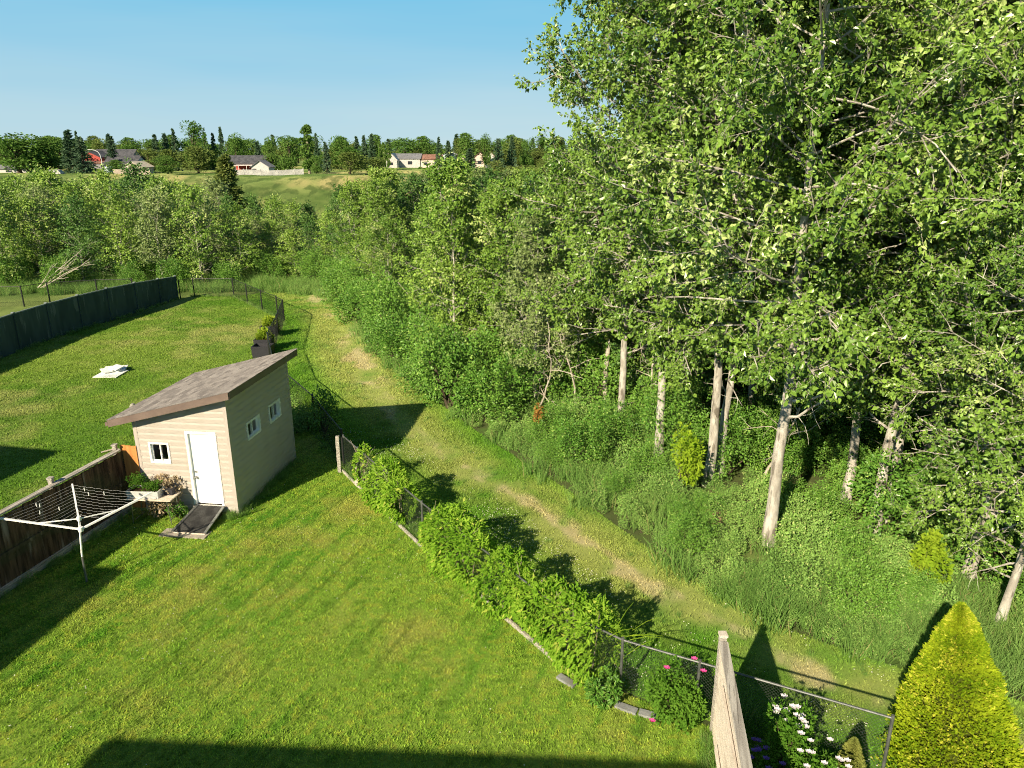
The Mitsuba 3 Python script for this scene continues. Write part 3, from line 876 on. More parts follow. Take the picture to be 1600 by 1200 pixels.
def bush(K, label, cat, at, r, h, n, leaf, size, seed, stem='dark_stem', droop=0.0, group=None, up=.5, wid=.34, ztop=None, lobes=7, low=.06, tall=False):
    """a shrub: stems that fork from the ground and leaves in uneven lobes"""
    rng = np.random.default_rng(seed)
    at = np.array([*at, terrain_z(np.array(at[0]), np.array(at[1])) if len(at) == 2 else at[2]])[:3]
    st = MB(); pos = []; dirs = []; tone = []
    for k in range(lobes):
        a = rng.uniform(0, 2 * np.pi); rr_ = r * math.sqrt(rng.random()) * .75
        c_ = np.array([rr_ * math.cos(a), rr_ * math.sin(a), h * rng.uniform(.25, .8) * (1 - .35 * (rr_ / r) ** 2)])
        lr = np.array([r, r, h * .8]) * rng.uniform(.28, .45)
        st.tube([at, at + c_ * [.35, .35, .5] + rng.normal(0, .03, 3) * r, at + c_], [.018 * h + .004, .010 * h + .003, .003], 5, cap=False)
        m_ = n // lobes
        d = n_(rng.normal(size=(m_, 3)))
        rad = rng.uniform(.45, 1.0, (m_, 1)) ** .6 * (.75 + .5 * meshkit.noise(d * 2.2 + seed + k)[:, None])
        pos.append(c_ + d * lr * rad); dirs.append(d + [0, 0, -droop] + rng.normal(0, .5, (m_, 3))); tone.append(np.clip(rng.normal(.5, .3, m_), 0, 1))
    pos, dirs = np.vstack(pos), np.vstack(dirs)
    pos[:, 2] = np.maximum(pos[:, 2], low * h + .01)
    v, f, uv = leaves(rng, at + pos, dirs, size, wid, up=up, tone=np.concatenate(tone))
    if K is None:
        return st, (v, f, uv)
    st.out(K + '__stems', M[stem])
    add(K + '__foliage', (v, f), M[leaf], uv=uv)
    lab(K, label, cat, group)
    return at + pos


bush('dry_shrub', 'dry beige shrub under the front window of the shed', 'shrub', (-9.06, 17.36, 0), .52, 1.15, 1500, 'dry_leaf', .075, 31, lobes=9)
bush('green_weed', 'low green weed at the left edge of the ramp', 'plant', (-8.62, 17.15, 0), .24, .42, 500, 'shrub_leaf', .06, 32, lobes=5)

# ------------------------------------------------------------------ things on the neighbouring lawn
K = 'white_board'
lab(K, 'flat white boards lying stacked on the neighbouring lawn', 'board')
for k, (x, y, w, h_, rz, z, tilt) in enumerate(((-17.05, 29.95, 1.0, 1.0, -.05, .02, .03), (-17.15, 30.5, .9, .75, .25, .05, .08), (-16.95, 30.25, .55, .4, -.5, .12, .22), (-17.3, 30.1, .4, .5, .7, .09, .12))):
    c_, s_ = math.cos(rz), math.sin(rz)
    MB().box((-w / 2, -h_ / 2, z), (w / 2, h_ / 2, z + .03), lambda v: np.column_stack([x + v[:, 0] * c_ - v[:, 1] * s_, y + v[:, 0] * s_ + v[:, 1] * c_, v[:, 2] + tilt * (v[:, 1] + .5)])).out(K + '__sheet', M['board_white'])
ic = trimesh.creation.icosphere(2, 1.0)
vv = np.asarray(ic.vertices) * (.75 + .5 * meshkit.noise(np.asarray(ic.vertices) * 2)[:, None]) * [.10, .13, .09] + [-14.08, 25.8, .06]
add('grey_stone', (vv, ic.faces), M['stone'], smooth=40); lab('grey_stone', 'small grey stone lying on the lawn behind the shed roof', 'stone')
MB().tube([[-12.95, 21.45, .03], [-12.7, 21.62, .05], [-12.5, 21.72, .03]], [.025, .03, .02], 6).out('pale_stick__stick', M['dead_wood']); lab('pale_stick', 'short pale stick on the lawn near the house shadow', 'stick')
for k, (x, y, lb) in enumerate(((-11.75, 33.85, 'black planter box with lime green leaves nearest the shed roof'), (-12.35, 36.6, 'black planter box with lime green leaves farther along the black fence'))):
    K = num('black_planter')
    m = MB(); pl = sbox(-.36, -.3, .36, .3)
    m.prism(pl.difference(pl.buffer(-.04)), lambda p: np.column_stack([x + p[:, 0], y + p[:, 1], np.full(len(p), .0)]), lambda p: np.column_stack([x + p[:, 0] * 1.1, y + p[:, 1] * 1.1, np.full(len(p), .62)]))
    m.out(K + '__tub', M['planter_black'])
    MB().box((x - .31, y - .25, .01), (x + .31, y + .25, .55), None).out(K + '__soil', M['soil'])
    rng = np.random.default_rng(40 + k)
    d = n_(rng.normal(size=(420, 3))); d[:, 2] = np.abs(d[:, 2])
    v, f, uv = leaves(rng, np.array([x, y + .1, .55]) + d * [.36, .3, .5] * rng.uniform(.5, 1, (420, 1)), d + [0, 0, .4], .14, .36)
    add(K + '__leafy_plant', (v, f), M['lime_leaf'], uv=uv)
    lab(K, lb, 'planter')
K = 'empty_planter'
m = MB(); pl = sbox(-.4, -.34, .4, .34); x, y = -11.5, 32.9
m.prism(pl.difference(pl.buffer(-.04)), lambda p: np.column_stack([x + p[:, 0], y + p[:, 1], np.full(len(p), .0)]), lambda p: np.column_stack([x + p[:, 0] * 1.08, y + p[:, 1] * 1.08, np.full(len(p), .55)]))
m.out(K + '__tub', M['planter_black']); MB().box((x - .36, y - .3, .01), (x + .36, y + .3, .36)).out(K + '__soil', M['soil'])
lab(K, 'empty black planter box just above the shed roof edge', 'planter')

# ------------------------------------------------------------------ vines on the fence


def vine(K, label, a, b, h, th, n, seed, size=.085, leaf='vine_leaf', hang=.45):
    rng = np.random.default_rng(seed)
    a, b = np.array(a, float), np.array(b, float); t = n_(b - a); L = np.linalg.norm(b - a)
    o = np.array([t[1], -t[0]])
    s = rng.uniform(-.15, L + .15, n); ph = rng.uniform(0, 2 * np.pi, n)
    prof = (.45 + .80 * meshkit.noise(np.column_stack([s * 1.3, s * 0 + seed, s * 0]), 1)) * np.clip(np.minimum(s + .3, L + .3 - s) / .35, .15, 1) ** .5
    lump = .62 + .75 * meshkit.noise(np.column_stack([s * 2.8, np.cos(ph) * 1.4 + 5, np.sin(ph) * 1.4]), 7)
    rad = rng.uniform(.7, 1.02, n)
    off = th * np.cos(ph) * rad * lump * prof
    z = h * .5 + h * .55 * np.sin(ph) * rad * lump * prof
    z = np.clip(z, .05, None)
    pos = np.column_stack([a + t * s[:, None] + o * off[:, None], z])
    outw = np.column_stack([o * np.cos(ph)[:, None], np.sin(ph)])
    v, f, uv = leaves(rng, pos, outw * .8 + [0, 0, -hang] + rng.normal(0, .4, (n, 3)), size * 1.15, .24, up=.25, tone=np.clip(lump * .5 + rng.normal(0, .25, n), 0, 1), shape='ovate')
    m = MB()
    for k in range(9):
        s0 = L * (k + .5) / 9
        p0 = a + t * s0
        m.tube([[*p0, 0], [*(p0 + o * rng.normal(0, .08)), h * .5], [*(p0 + t * rng.normal(0, .3) + o * rng.normal(0, .2)), h * 1.0]], [.012, .008, .004], 5, cap=False)
    m.out(K + '__stems', M['twig'])
    add(K + '__foliage', (v, f), M[leaf], uv=uv)
    lab(K, label, 'vine')


vine('climbing_vine', 'small bright green vine at the far end of the low mesh fence', (-4.25, 19.05), (-4.05, 18.75), 1.25, .22, 450, 51)
vine('climbing_vine_001', 'second bright green vine from the shed, drooping over the low mesh fence', (-3.4, 17.75), (-2.75, 16.75), 1.36, .48, 3800, 52)
vine('climbing_vine_002', 'third bright green vine from the shed, middle of the low mesh fence', (-1.85, 15.35), (-.70, 13.8), 1.40, .50, 5200, 53)
vine('climbing_vine_003', 'largest bright green vine nearest the pink rose bush', (-.30, 13.15), (1.55, 11.05), 1.40, .56, 8200, 54)
# loose shoots at the end of the big vine
rng = np.random.default_rng(55)
m = MB()
for k in range(9):
    p = np.array([1.85, 10.85, 1.0]) + rng.normal(0, .12, 3)
    d = n_([rng.uniform(.3, 1), rng.uniform(-.5, .5), rng.uniform(-.2, .6)])
    m.tube([p, p + d * .3, p + d * .55 + [0, 0, -.08]], [.006, .005, .003], 4, cap=False)
m.out('climbing_vine_003__shoots', M['yellow_leaf'])
bush('fence_shrub', 'dark leafy shrub on the fence in the shadow of the shed', 'shrub', (-6.25, 22.9, 0), .62, 1.55, 1800, 'shrub_leaf', .08, 56, lobes=9)

# ------------------------------------------------------------------ flowers and conifers at the bottom right
pts = bush('rose_bush', 'leafy green rose bush with pink flowers left of the pale fence', 'rose bush', (2.76, 10.12, 0), .50, 1.12, 3800, 'rose_leaf', .062, 61, lobes=14, wid=.36)


def blossoms(K, part, pts, r, bsdf, seed, petals=9):
    rng = np.random.default_rng(seed)
    for p in pts:
        m = MB()
        for k in range(petals):
            a = k * 2.4; d = np.array([math.cos(a), math.sin(a), .35 + .5 * (k / petals)]); d = n_(d)
            b = n_(np.cross(d, [0, 0, 1])); L = r * (1.15 - .5 * k / petals)
            p0 = np.asarray(p, float)
            m.raw(np.array([p0, p0 + d * L * .6 + b * L * .5, p0 + d * L + [0, 0, L * .15], p0 + d * L * .6 - b * L * .5]), [[0, 1, 2, 3]])
        m.out(f'{K}__{part}', M[bsdf])


blossoms('rose_bush', 'blossom', [(2.50, 9.95, 1.12), (2.98, 10.12, 1.16), (2.28, 9.75, .25), (3.12, 10.02, 1.0)], .055, 'pink', 1)
bush('small_shrub', 'small rounded green shrub at the foot of the largest vine', 'shrub', (1.58, 10.42, 0), .30, .58, 1500, 'shrub_leaf', .075, 62, lobes=8, wid=.22)
bush('white_flower_shrub', 'green shrub with white blossoms right of the pale fence', 'shrub', (4.15, 9.0, 0), .42, 1.25, 1900, 'rose_leaf', .055, 63, lobes=9)
bush('white_flower_shrub_001', 'lower part green shrub with white blossoms at the bottom edge', 'shrub', (4.45, 8.45, 0), .42, .95, 1500, 'rose_leaf', .055, 64, lobes=8)
rng = np.random.default_rng(65)
c_ = []
for k in range(16):
    a = rng.uniform(0, 6.28); d = np.array([math.cos(a), math.sin(a)]) * rng.uniform(.05, .4)
    c_.append((4.15 + d[0], 9.0 + d[1], 1.25 * rng.uniform(.65, .98)))
blossoms('white_flower_shrub', 'blossom', c_, .055, 'white_petal', 2)
c_ = [(4.45 + rng.uniform(-.35, .35), 8.45 + rng.uniform(-.3, .3), rng.uniform(.7, .95)) for k in range(12)]
blossoms('white_flower_shrub_001', 'blossom', c_, .05, 'white_petal', 3)
bush('purple_flowers', 'low plant with purple flowers in the shade of the pale fence', 'flowers', (3.72, 8.75, 0), .3, .55, 500, 'rose_leaf', .05, 66, lobes=6)
blossoms('purple_flowers', 'blossom', [(3.72 + rng.uniform(-.25, .25), 8.75 + rng.uniform(-.3, .3), rng.uniform(.45, .62)) for k in range(14)], .05, 'purple', 4)
bush('green_perennial', 'tuft of narrow green leaves left of the small conifer', 'plant', (4.75, 8.75, 0), .25, .5, 700, 'herb_leaf', .12, 67, lobes=5, wid=.12, up=.1)


def conifer(K, label, at, h, r, n, leaf, size, seed, tip=.35, lean=(0, 0)):
    rng = np.random.default_rng(seed); lx, ly = lean
    u = rng.random(n) ** .8; z = u * h * .985
    prof = r * (1 - u ** 1.08) ** .80
    prof = np.maximum(prof, r * tip * .25 * (1 - u) ** .5)
    a = rng.uniform(0, 2 * np.pi, n)
    lump = .72 + .42 * meshkit.fbm(np.column_stack([np.cos(a) * 3.5 * (1.2 - u), np.sin(a) * 3.5 * (1.2 - u), z * 3.2]) + seed, 3)
    rr_ = prof * lump * (.88 + .26 * meshkit.noise(np.column_stack([np.cos(a) * 1.3, np.sin(a) * 1.3, z * 1.1]) + 3.3)) * rng.uniform(.80, 1.04, n)
    pos = np.column_stack([at[0] + lx * z + rr_ * np.cos(a), at[1] + ly * z + rr_ * np.sin(a), z + .02])
    d = np.column_stack([np.cos(a) * .8, np.sin(a) * .8, np.full(n, .75)]) + rng.normal(0, .35, (n, 3))
    v, f, uv = leaves(rng, pos, d, size, .30, up=.1, tone=np.clip((lump - .75) * 3 + rng.normal(0, .2, n), 0, 1))
    add(K + '__foliage', (v, f), M[leaf], uv=uv)
    zz = np.linspace(0, h * .9, 8)
    MB().tube(np.column_stack([at[0] + lx * zz, at[1] + ly * zz, zz]), np.linspace(.07, .01, 8) * r, 8).out(K + '__trunk', M['twig'])
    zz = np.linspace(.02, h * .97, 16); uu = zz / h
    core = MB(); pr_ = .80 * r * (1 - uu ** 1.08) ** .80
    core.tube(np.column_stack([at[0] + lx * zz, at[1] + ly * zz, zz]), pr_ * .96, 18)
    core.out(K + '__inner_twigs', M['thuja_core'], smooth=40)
    lab(K, label, 'conifer')


conifer('golden_conifer', 'large golden yellow cone shaped conifer at the bottom right', (6.72, 8.85), 3.0, 1.06, 38000, 'gold_thuja', .06, 71, lean=(-.13, .03))
conifer('small_conifer', 'small pale green cone shaped conifer left of the golden one', (5.05, 8.75), .82, .30, 4500, 'pale_thuja', .04, 72)

# ------------------------------------------------------------------ trees


def polyline(p0, d0, L, n, rng, wob, lift=0.0):
    d = n_(d0); pts = [np.asarray(p0, float)]
    for k in range(n):
        d = n_(d + rng.normal(0, wob, 3) + [0, 0, lift])
        pts.append(pts[-1] + d * L / n)
    return np.array(pts)


def side_dir(rng, t, ang):
    a = n_(np.cross(t, rng.normal(size=3)))
    return n_(t * math.cos(ang) + a * math.sin(ang))


def leafy_tree(seed, H, r0, base, R, limbs, subs, twigs, per, size, lean=(0, 0), rise=(20, 55), fork=None, dead=4, wid=.36, prof_p=1.0, twig_geo=True, side_n=9, droop=.35, sparse=.0, shape='leaf'):
    """wood and leaves of a broadleaved tree: trunk, limbs, branches, twigs, leaves along the twigs"""
    rng = np.random.default_rng(seed)
    wood = MB()
    n = 16
    zt = np.linspace(0, 1, n)
    wob = np.cumsum(rng.normal(0, .018 * H / n * 2.2, (n, 2)), 0); wob -= wob[0]
    trunk = np.column_stack([wob + np.outer(zt * H, lean), zt * H * .96])
    rad = r0 * (1 - zt * .95) ** 1.15; rad[0] *= 1.25
    wood.tube(trunk, np.maximum(rad, .012), side_n, cap=False)
    leaders = [(trunk, rad)]
    if fork:
        k = int(fork * n); d = side_dir(rng, np.array([0, 0, 1.0]), math.radians(22))
        p = polyline(trunk[k], d, H * (1 - fork) * .85, 8, rng, .08, .12)
        rr_ = np.linspace(rad[k] * .75, .015, len(p)); wood.tube(p, rr_, side_n, cap=False)
        leaders.append((p, rr_))
    P, Dr, tone = [], [], []
    az = rng.uniform(0, 6.28)
    for li in range(limbs):
        ld, lr = leaders[li % len(leaders)]
        t = ((li + rng.random()) / limbs)
        z = base + (H * .96 - base) * t
        zz = ld[:, 2]
        if z < zz[0]: ld, lr = leaders[0]; zz = ld[:, 2]
        p0 = np.array([np.interp(z, zz, ld[:, 0]), np.interp(z, zz, ld[:, 1]), min(z, zz[-1])])
        r1 = np.interp(z, zz, lr) * .36
        az += 2.39996 + rng.normal(0, .35)
        L = R * (.42 + .58 * math.sin(math.pi * min(1, .18 + t * .72))) * (1 - .45 * t ** 2.5) * rng.uniform(.7, 1.2) * prof_p
        e = math.radians(rise[0] + (rise[1] - rise[0]) * t + rng.normal(0, 9))
        d = np.array([math.cos(az) * math.cos(e), math.sin(az) * math.cos(e), math.sin(e)])
        pl = polyline(p0, d, L, 6, rng, .10, -.02)
        wood.tube(pl, np.linspace(max(r1, .0014 * H), .0006 * H, 7), 5, cap=False)
        if rng.random() < sparse: continue
        clump = rng.random()
        for sb in range(subs):
            s = .28 + .72 * (sb + rng.random()) / subs
            i0 = min(int(s * 6), 5); f_ = s * 6 - i0
            q0 = pl[i0] * (1 - f_) + pl[i0 + 1] * f_
            tt = n_(pl[i0 + 1] - pl[i0])
            L2 = L * .38 * (1.15 - .55 * s) * rng.uniform(.7, 1.3)
            sb_pl = polyline(q0, side_dir(rng, tt, math.radians(rng.uniform(30, 65))) + [0, 0, .1], L2, 3, rng, .14, .02)
            wood.tube(sb_pl, [.012, .009, .007, .004], 4, cap=False)
            for tw in range(twigs):
                s2 = .25 + .75 * (tw + rng.random()) / twigs
                j0 = min(int(s2 * 3), 2); g_ = s2 * 3 - j0
                w0 = sb_pl[j0] * (1 - g_) + sb_pl[j0 + 1] * g_
                td = side_dir(rng, n_(sb_pl[j0 + 1] - sb_pl[j0]), math.radians(rng.uniform(15, 70)))
                L3 = rng.uniform(.5, 1.1) * (size * 5.0)
                if twig_geo:
                    wood.raw(*tube_arr(np.array([w0, w0 + td * L3]), [.005, .002], 3))
                ks = rng.uniform(.15, 1.05, per)[:, None]
                P.append(w0 + td * L3 * ks + rng.normal(0, size * .35, (per, 3)))
                Dr.append(td * .6 + rng.normal(0, .55, (per, 3)) - [0, 0, droop])
                tone.append(np.clip(np.full(per, clump * .85) + rng.uniform(0, .2, per), 0, 1))
    for k in range(limbs):                           # short leafy shoots on the stem
        z = base * .8 + (H * .93 - base * .8) * rng.random(); zz = trunk[:, 2]
        p0 = np.array([np.interp(z, zz, trunk[:, 0]), np.interp(z, zz, trunk[:, 1]), z])
        a = rng.uniform(0, 6.28); d = np.array([math.cos(a), math.sin(a), rng.uniform(-.1, .7)])
        L = R * rng.uniform(.10, .30); ks = rng.uniform(.15, 1.0, per)[:, None]
        wood.raw(*tube_arr(np.array([p0, p0 + d * L * .5, p0 + d * L]), [.007, .005, .002], 3))
        for w in range(3):
            P.append(p0 + d * L * ks + rng.normal(0, size * .8, (per, 3))); Dr.append(d * .6 + rng.normal(0, .55, (per, 3)) - [0, 0, droop]); tone.append(rng.random(per))
    for k in range(dead):
        z = base * rng.uniform(.5, 1.1) + .12 * H * rng.random(); zz = trunk[:, 2]
        p0 = np.array([np.interp(z, zz, trunk[:, 0]), np.interp(z, zz, trunk[:, 1]), z])
        a = rng.uniform(0, 6.28); d = [math.cos(a), math.sin(a), rng.uniform(-.15, .5)]
        pl = polyline(p0, d, R * rng.uniform(.35, .8), 5, rng, .18)
        wood.tube(pl, np.linspace(.035, .006, 6), 5, cap=False)
        for b in range(4):
            wood.tube(polyline(pl[rng.integers(1, 5)], np.asarray(d) + rng.normal(0, .7, 3), R * .2, 3, rng, .2), [.010, .007, .005, .003], 3, cap=False)
    v, f, uv = leaves(rng, np.vstack(P), np.vstack(Dr), size, wid, up=.45, tone=np.concatenate(tone), shape=shape)
    return wood.get(), (v, f, uv)


def recolour(name, new, leaf):
    """the same kind of tree with other foliage"""
    scene[new] = {**scene[name], 'crown': {**scene[name]['crown'], 'bsdf': {'type': 'ref', 'id': M[leaf]}}}


def group(name, wood, lv, bark_, leaf):
    scene[name] = {'type': 'shapegroup', 'trunk': mikit.ply(wood, M[bark_], smooth=60), 'crown': mikit.ply((lv[0], lv[1]), M[leaf], uv=lv[2])}


def inst(key, grp, x, y, s=1.0, rz=0.0, z=None, sz=None):
    z = float(terrain_z(np.array(float(x)), np.array(float(y)))) if z is None else z
    sz = s if sz is None else sz
    scene[key] = {'type': 'instance', 'g': {'type': 'ref', 'id': grp}, 'to_world': T().translate([x, y, z]).rotate([0, 0, 1], rz).scale([s, s, sz])}


# tall balsam poplars: three unit trees of 17 m
POP = [dict(seed=101, H=17, r0=.145, base=4.4, R=3.6, lean=(.004, .01)), dict(seed=102, H=17, r0=.14, base=4.3, R=3.3, lean=(.015, .0)), dict(seed=103, H=17, r0=.135, base=2.4, R=3.5, lean=(.01, -.01), fork=.6),
       dict(seed=104, H=17, r0=.135, base=4.1, R=3.4, lean=(.008, .01))]
for k, a in enumerate(POP):
    w_, l_ = leafy_tree(limbs=66, subs=9, twigs=6, per=13, size=.112, dead=5, sparse=.08, shape='ovate', rise=(3, 54), **a)
    group(f'group_poplar_{k}', w_, l_, 'poplar_bark', 'poplar_leaf')
TALL = [  # x, y, scale, turn, variant, label
    (6.21, 15.85, 1.04, 0, 0, 'tall poplar with the thickest pale trunk standing at the front of the wood'),
    (5.55, 19.1, 1.02, 10, 1, 'tall poplar left of the thickest trunk, with the wider stem of a close pair'),
    (6.02, 19.55, .95, -15, 3, 'tall poplar with the thinner stem of the close pair left of the thickest trunk'),
    (9.04, 16.4, 1.0, 5, 3, 'tall leaning poplar second to the right of the thickest trunk'),
    (9.60, 17.0, .92, 40, 1, 'thin poplar close behind the leaning poplar'),
    (4.50, 20.8, .98, 150, 1, 'leftmost tall poplar of the wood, its trunk rising over a yellow green shrub'),
    (8.95, 17.9, .93, 60, 1, 'slim straight poplar between the thickest trunk and the leaning poplar'),
    (10.2, 14.4, .90, -20, 2, 'poplar with low leafy branches right of the bright yellow shrub'),
    (9.75, 12.6, .62, 25, 2, 'thin white stemmed young poplar behind the golden conifer'),
    (13.4, 21.2, 1.0, 90, 0, 'tall poplar with a dark forked trunk at the right edge'),
    (12.3, 17.4, .82, 120, 1, 'slim pale poplar at far right, left of the dark forked one'),
    (11.3, 15.9, .74, 300, 1, 'thin pale poplar close behind the poplar with low leafy branches'),
    (11.6, 19.0, 1.02, 200, 3, 'tall poplar deep in shade right of the leaning poplar'),
]
for x, y, s, rz, g_, lb in TALL:
    k = num('poplar_tree'); inst(k, f'group_poplar_{g_}', x, y, s, rz); lab(k, lb, 'poplar')
for x, y, s, rz, g_ in [(8.0, 23.5, .98, 30, 1), (3.7, 23.6, .98, 250, 3), (10.5, 24.5, .84, 130, 0), (13.0, 26.5, .76, 220, 3), (16.4, 25.0, .74, 80, 1), (15.2, 18.2, .86, 310, 2), (18.5, 29.0, .68, 10, 0), (14.5, 15.2, .84, 170, 3), (19.6, 22.4, .72, 250, 2), (7.6, 27.5, .84, 75, 3), (21.5, 31.5, .66, 200, 1), (11.0, 30.5, .74, 20, 2), (12.9, 12.8, .75, 140, 2)]:
    k = num('poplar_tree'); inst(k, f'group_poplar_{g_}', x, y, s, rz); lab(k, 'tall poplar in the shaded depth of the wood behind the front trunks', 'poplar', 'poplars deep in the wood')

# aspens of about 8 m, shrubs
for k in range(4):
    w_, l_ = leafy_tree(seed=120 + k, H=8, r0=.065, base=[1.1, 1.6, .8, 1.3][k], R=[1.7, 1.5, 1.9, 1.6][k], limbs=40, subs=6, twigs=5, per=11, size=.10, lean=(.03 * (k - 1), .02), dead=4, fork=[None, .5, .35, None][k], twig_geo=False, side_n=7, sparse=.06, rise=(25, 60))
    group(f'group_aspen_{k}', w_, l_, 'aspen_bark', 'aspen_leaf')
for k, (lf) in enumerate(('dark_leaf', 'willow_leaf', 'dark_leaf')):
    recolour(f'group_aspen_{k}', f'group_aspen_{4 + k}', lf)
for k in range(3):
    w_, l_ = leafy_tree(seed=130 + k, H=8, r0=.06, base=[.8, 1.2, .6][k], R=[1.8, 1.6, 2.0][k], limbs=32, subs=5, twigs=4, per=8, size=.155, lean=(.03 * (k - 1), .02), dead=3, fork=[None, .4, .5][k], twig_geo=False, side_n=6, sparse=.06, rise=(25, 60))
    group(f'group_ravine_{k}', w_, l_, 'aspen_bark', 'aspen_leaf')
    recolour(f'group_ravine_{k}', f'group_ravine_{3 + k}', ('dark_leaf', 'willow_leaf', 'willow_leaf')[k])
for k in range(3):
    st, l_ = bush(None, '', '', (0, 0, 0), 1.35, 2.7, 7000, 'shrub_leaf', .085, 140 + k, lobes=16, low=.02)
    group(f'group_shrub_{k}', st.get(), l_, 'dark_stem', 'shrub_leaf')
for k in range(3):
    st, l_ = bush(None, '', '', (0, 0, 0), .62, .85, 850, 'under_leaf', .06, 150 + k, lobes=9, low=.02)
    group(f'group_under_{k}', st.get(), l_, 'dark_stem', 'under_leaf')
for k in range(3):      # tufts of tall grass
    rng = np.random.default_rng(160 + k)
    n = 70
    q = rng.normal(0, .16, (n, 2)); d = n_(np.column_stack([rng.normal(0, .28, (n, 2)) + q * .8, np.ones(n)]))
    Lb = rng.uniform(.35, .8, n); bend = np.column_stack([rng.normal(0, .35, (n, 2)), np.full(n, -.12)])
    p0 = np.column_stack([q, np.zeros(n)]); p1 = p0 + d * Lb[:, None] * .55; p2 = p1 + n_(d + bend) * Lb[:, None] * .5
    a = n_(np.cross(d, rng.normal(size=(n, 3)))) * .008
    v = np.stack([p0 - a, p0 + a, p1 - a * .8, p1 + a * .8, p2], 1)
    f = (np.array([[0, 1, 3], [0, 3, 2], [2, 3, 4]])[None] + (np.arange(n) * 5)[:, None, None]).reshape(-1, 3)
    uv = np.repeat(np.column_stack([rng.random(n), rng.random(n)]), 5, 0)
    scene[f'group_tuft_{k}'] = {'type': 'shapegroup', 'tuft': mikit.ply((v.reshape(-1, 3), f), M['tall_grass'], uv=uv)}

EDGE = LineString([(-14.5, 51), (-9.0, 42), (-7.6, 37.5), (-5.3, 30.5), (-3.0, 25.8), (-1.1, 22.4), (1.2, 18.6), (3.3, 15.0), (5.3, 12.3), (7.2, 11.2), (9.4, 10.2), (14, 7.5)])
rng = np.random.default_rng(200)
# aspens of the wood right of the path
FOREST = Polygon([(-12.5, 52), (-6.2, 39), (-3.6, 31.5), (-.8, 26.5), (2.5, 23.5), (6, 24), (14, 30), (40, 40), (60, 85), (-4, 85), (-10, 66)])
got = []
tries = scatter(rng, FOREST, 4000)
for x, y in tries:
    d0 = 2.0 + .022 * max(0, y - 30)
    if y > 62 and rng.random() < .35: continue
    if all((x - a) ** 2 + (y - b) ** 2 > d0 * d0 for a, b in got):
        got.append((x, y))
nth = ['first', 'second', 'third', 'fourth', 'fifth', 'sixth', 'seventh', 'eighth', 'ninth', 'tenth', 'eleventh', 'twelfth', 'thirteenth', 'fourteenth', 'fifteenth', 'sixteenth', 'seventeenth', 'eighteenth', 'nineteenth', 'twentieth']
row_ = sorted([q_ for q_ in got if EDGE.distance(Point(q_)) < 3.4], key=lambda q_: q_[0] / q_[1])
for x, y in got:
    front_ = EDGE.distance(Point(x, y))
    zt = 9.1 - y * .036 + np.clip(rng.normal(-.15, .55), -1.4, .5) + max(0, x - .08 * y) * .12
    h_ = np.clip(zt - terrain_z(np.array(x), np.array(y)), 4.5, 14) * (.72 if front_ < 2.2 else 1)
    s = h_ / 8.0
    k = num('aspen_tree'); inst(k, f'group_aspen_{rng.choice([0, 1, 2, 3, 0, 1, 2, 3, 4, 5, 6])}', x, y, max(.85, s * 1.14), rng.uniform(0, 360), sz=s)
    if front_ < 3.4: lab(k, f'{nth[row_.index((x, y))]} pale stemmed aspen from the left in the front row beside the grass path', 'aspen', 'aspens along the path')
    elif y < 45: lab(k, 'pale stemmed aspen inside the wood left of the tall poplars', 'aspen', 'aspens inside the wood')
    else: lab(k, 'pale stemmed aspen at the far end of the wood below the skyline houses', 'aspen', 'aspens at the far end of the wood')
# shrubs under them
got_s = []
for x, y in scatter(rng, Polygon([(-13, 50.5), (-7.8, 38.5), (-5.3, 31.2), (-3.0, 26.6), (-.9, 23.0), (1.9, 20.0), (4.2, 20.6), (7.5, 18.6), (9.9, 15.4), (14, 11.5), (19, 16), (16, 30), (3, 31), (-4, 44), (-9, 54)]), 900):
    if all((x - a) ** 2 + (y - b) ** 2 > 1.75 ** 2 for a, b in got_s):
        got_s.append((x, y))
got_s += [(9.6, 19.6), (10.8, 20.4), (12.2, 19.9), (11.4, 22.0), (9.9, 22.3), (8.0, 20.3), (12.8, 17.8), (7.9, 21.9), (13.8, 20.0)]
for x, y in got_s:
    fr_ = EDGE.distance(Point(x, y)); s = rng.uniform(.75, 1.15) * (1.0 if fr_ < 6 else .8)
    if y < 24 and fr_ < 3.5: s *= .72
    elif y >= 24: s *= 1.2
    k = num('wild_shrub'); inst(k, f'group_shrub_{rng.integers(3)}', x, y, s, rng.uniform(0, 360), sz=s * rng.uniform(.8, 1.1))
    if fr_ < 4: lab(k, 'rounded leafy green shrub along the sunny edge of the wood', 'shrub', 'shrubs along the wood edge')
    else: lab(k, 'green shrub growing between the trunks inside the wood', 'shrub', 'shrubs inside the wood')
# single rounded shrubs standing out of the undergrowth
for k_, (x, y) in enumerate([(-1.6, 26.2), (-.2, 24.6), (1.6, 22.6), (2.3, 20.3), (3.2, 21.9), (2.9, 18.2), (3.9, 19.3), (4.3, 16.9), (5.0, 17.0), (7.2, 17.6), (7.6, 14.6), (7.5, 13.6), (8.0, 16.9), (8.2, 13.1), (7.0, 12.9), (10.9, 13.1), (4.1, 15.4), (1.2, 20.4), (-3.2, 28.2), (-3.9, 30.6)]):
    k = num('wild_shrub'); s = rng.uniform(.36, .56); inst(k, f'group_shrub_{rng.integers(3)}', x, y, s, rng.uniform(0, 360), sz=s * rng.uniform(.8, 1.05), z=0)
    lab(k, 'small rounded green shrub standing out of the low undergrowth beside the path', 'shrub', 'small shrubs in the undergrowth')
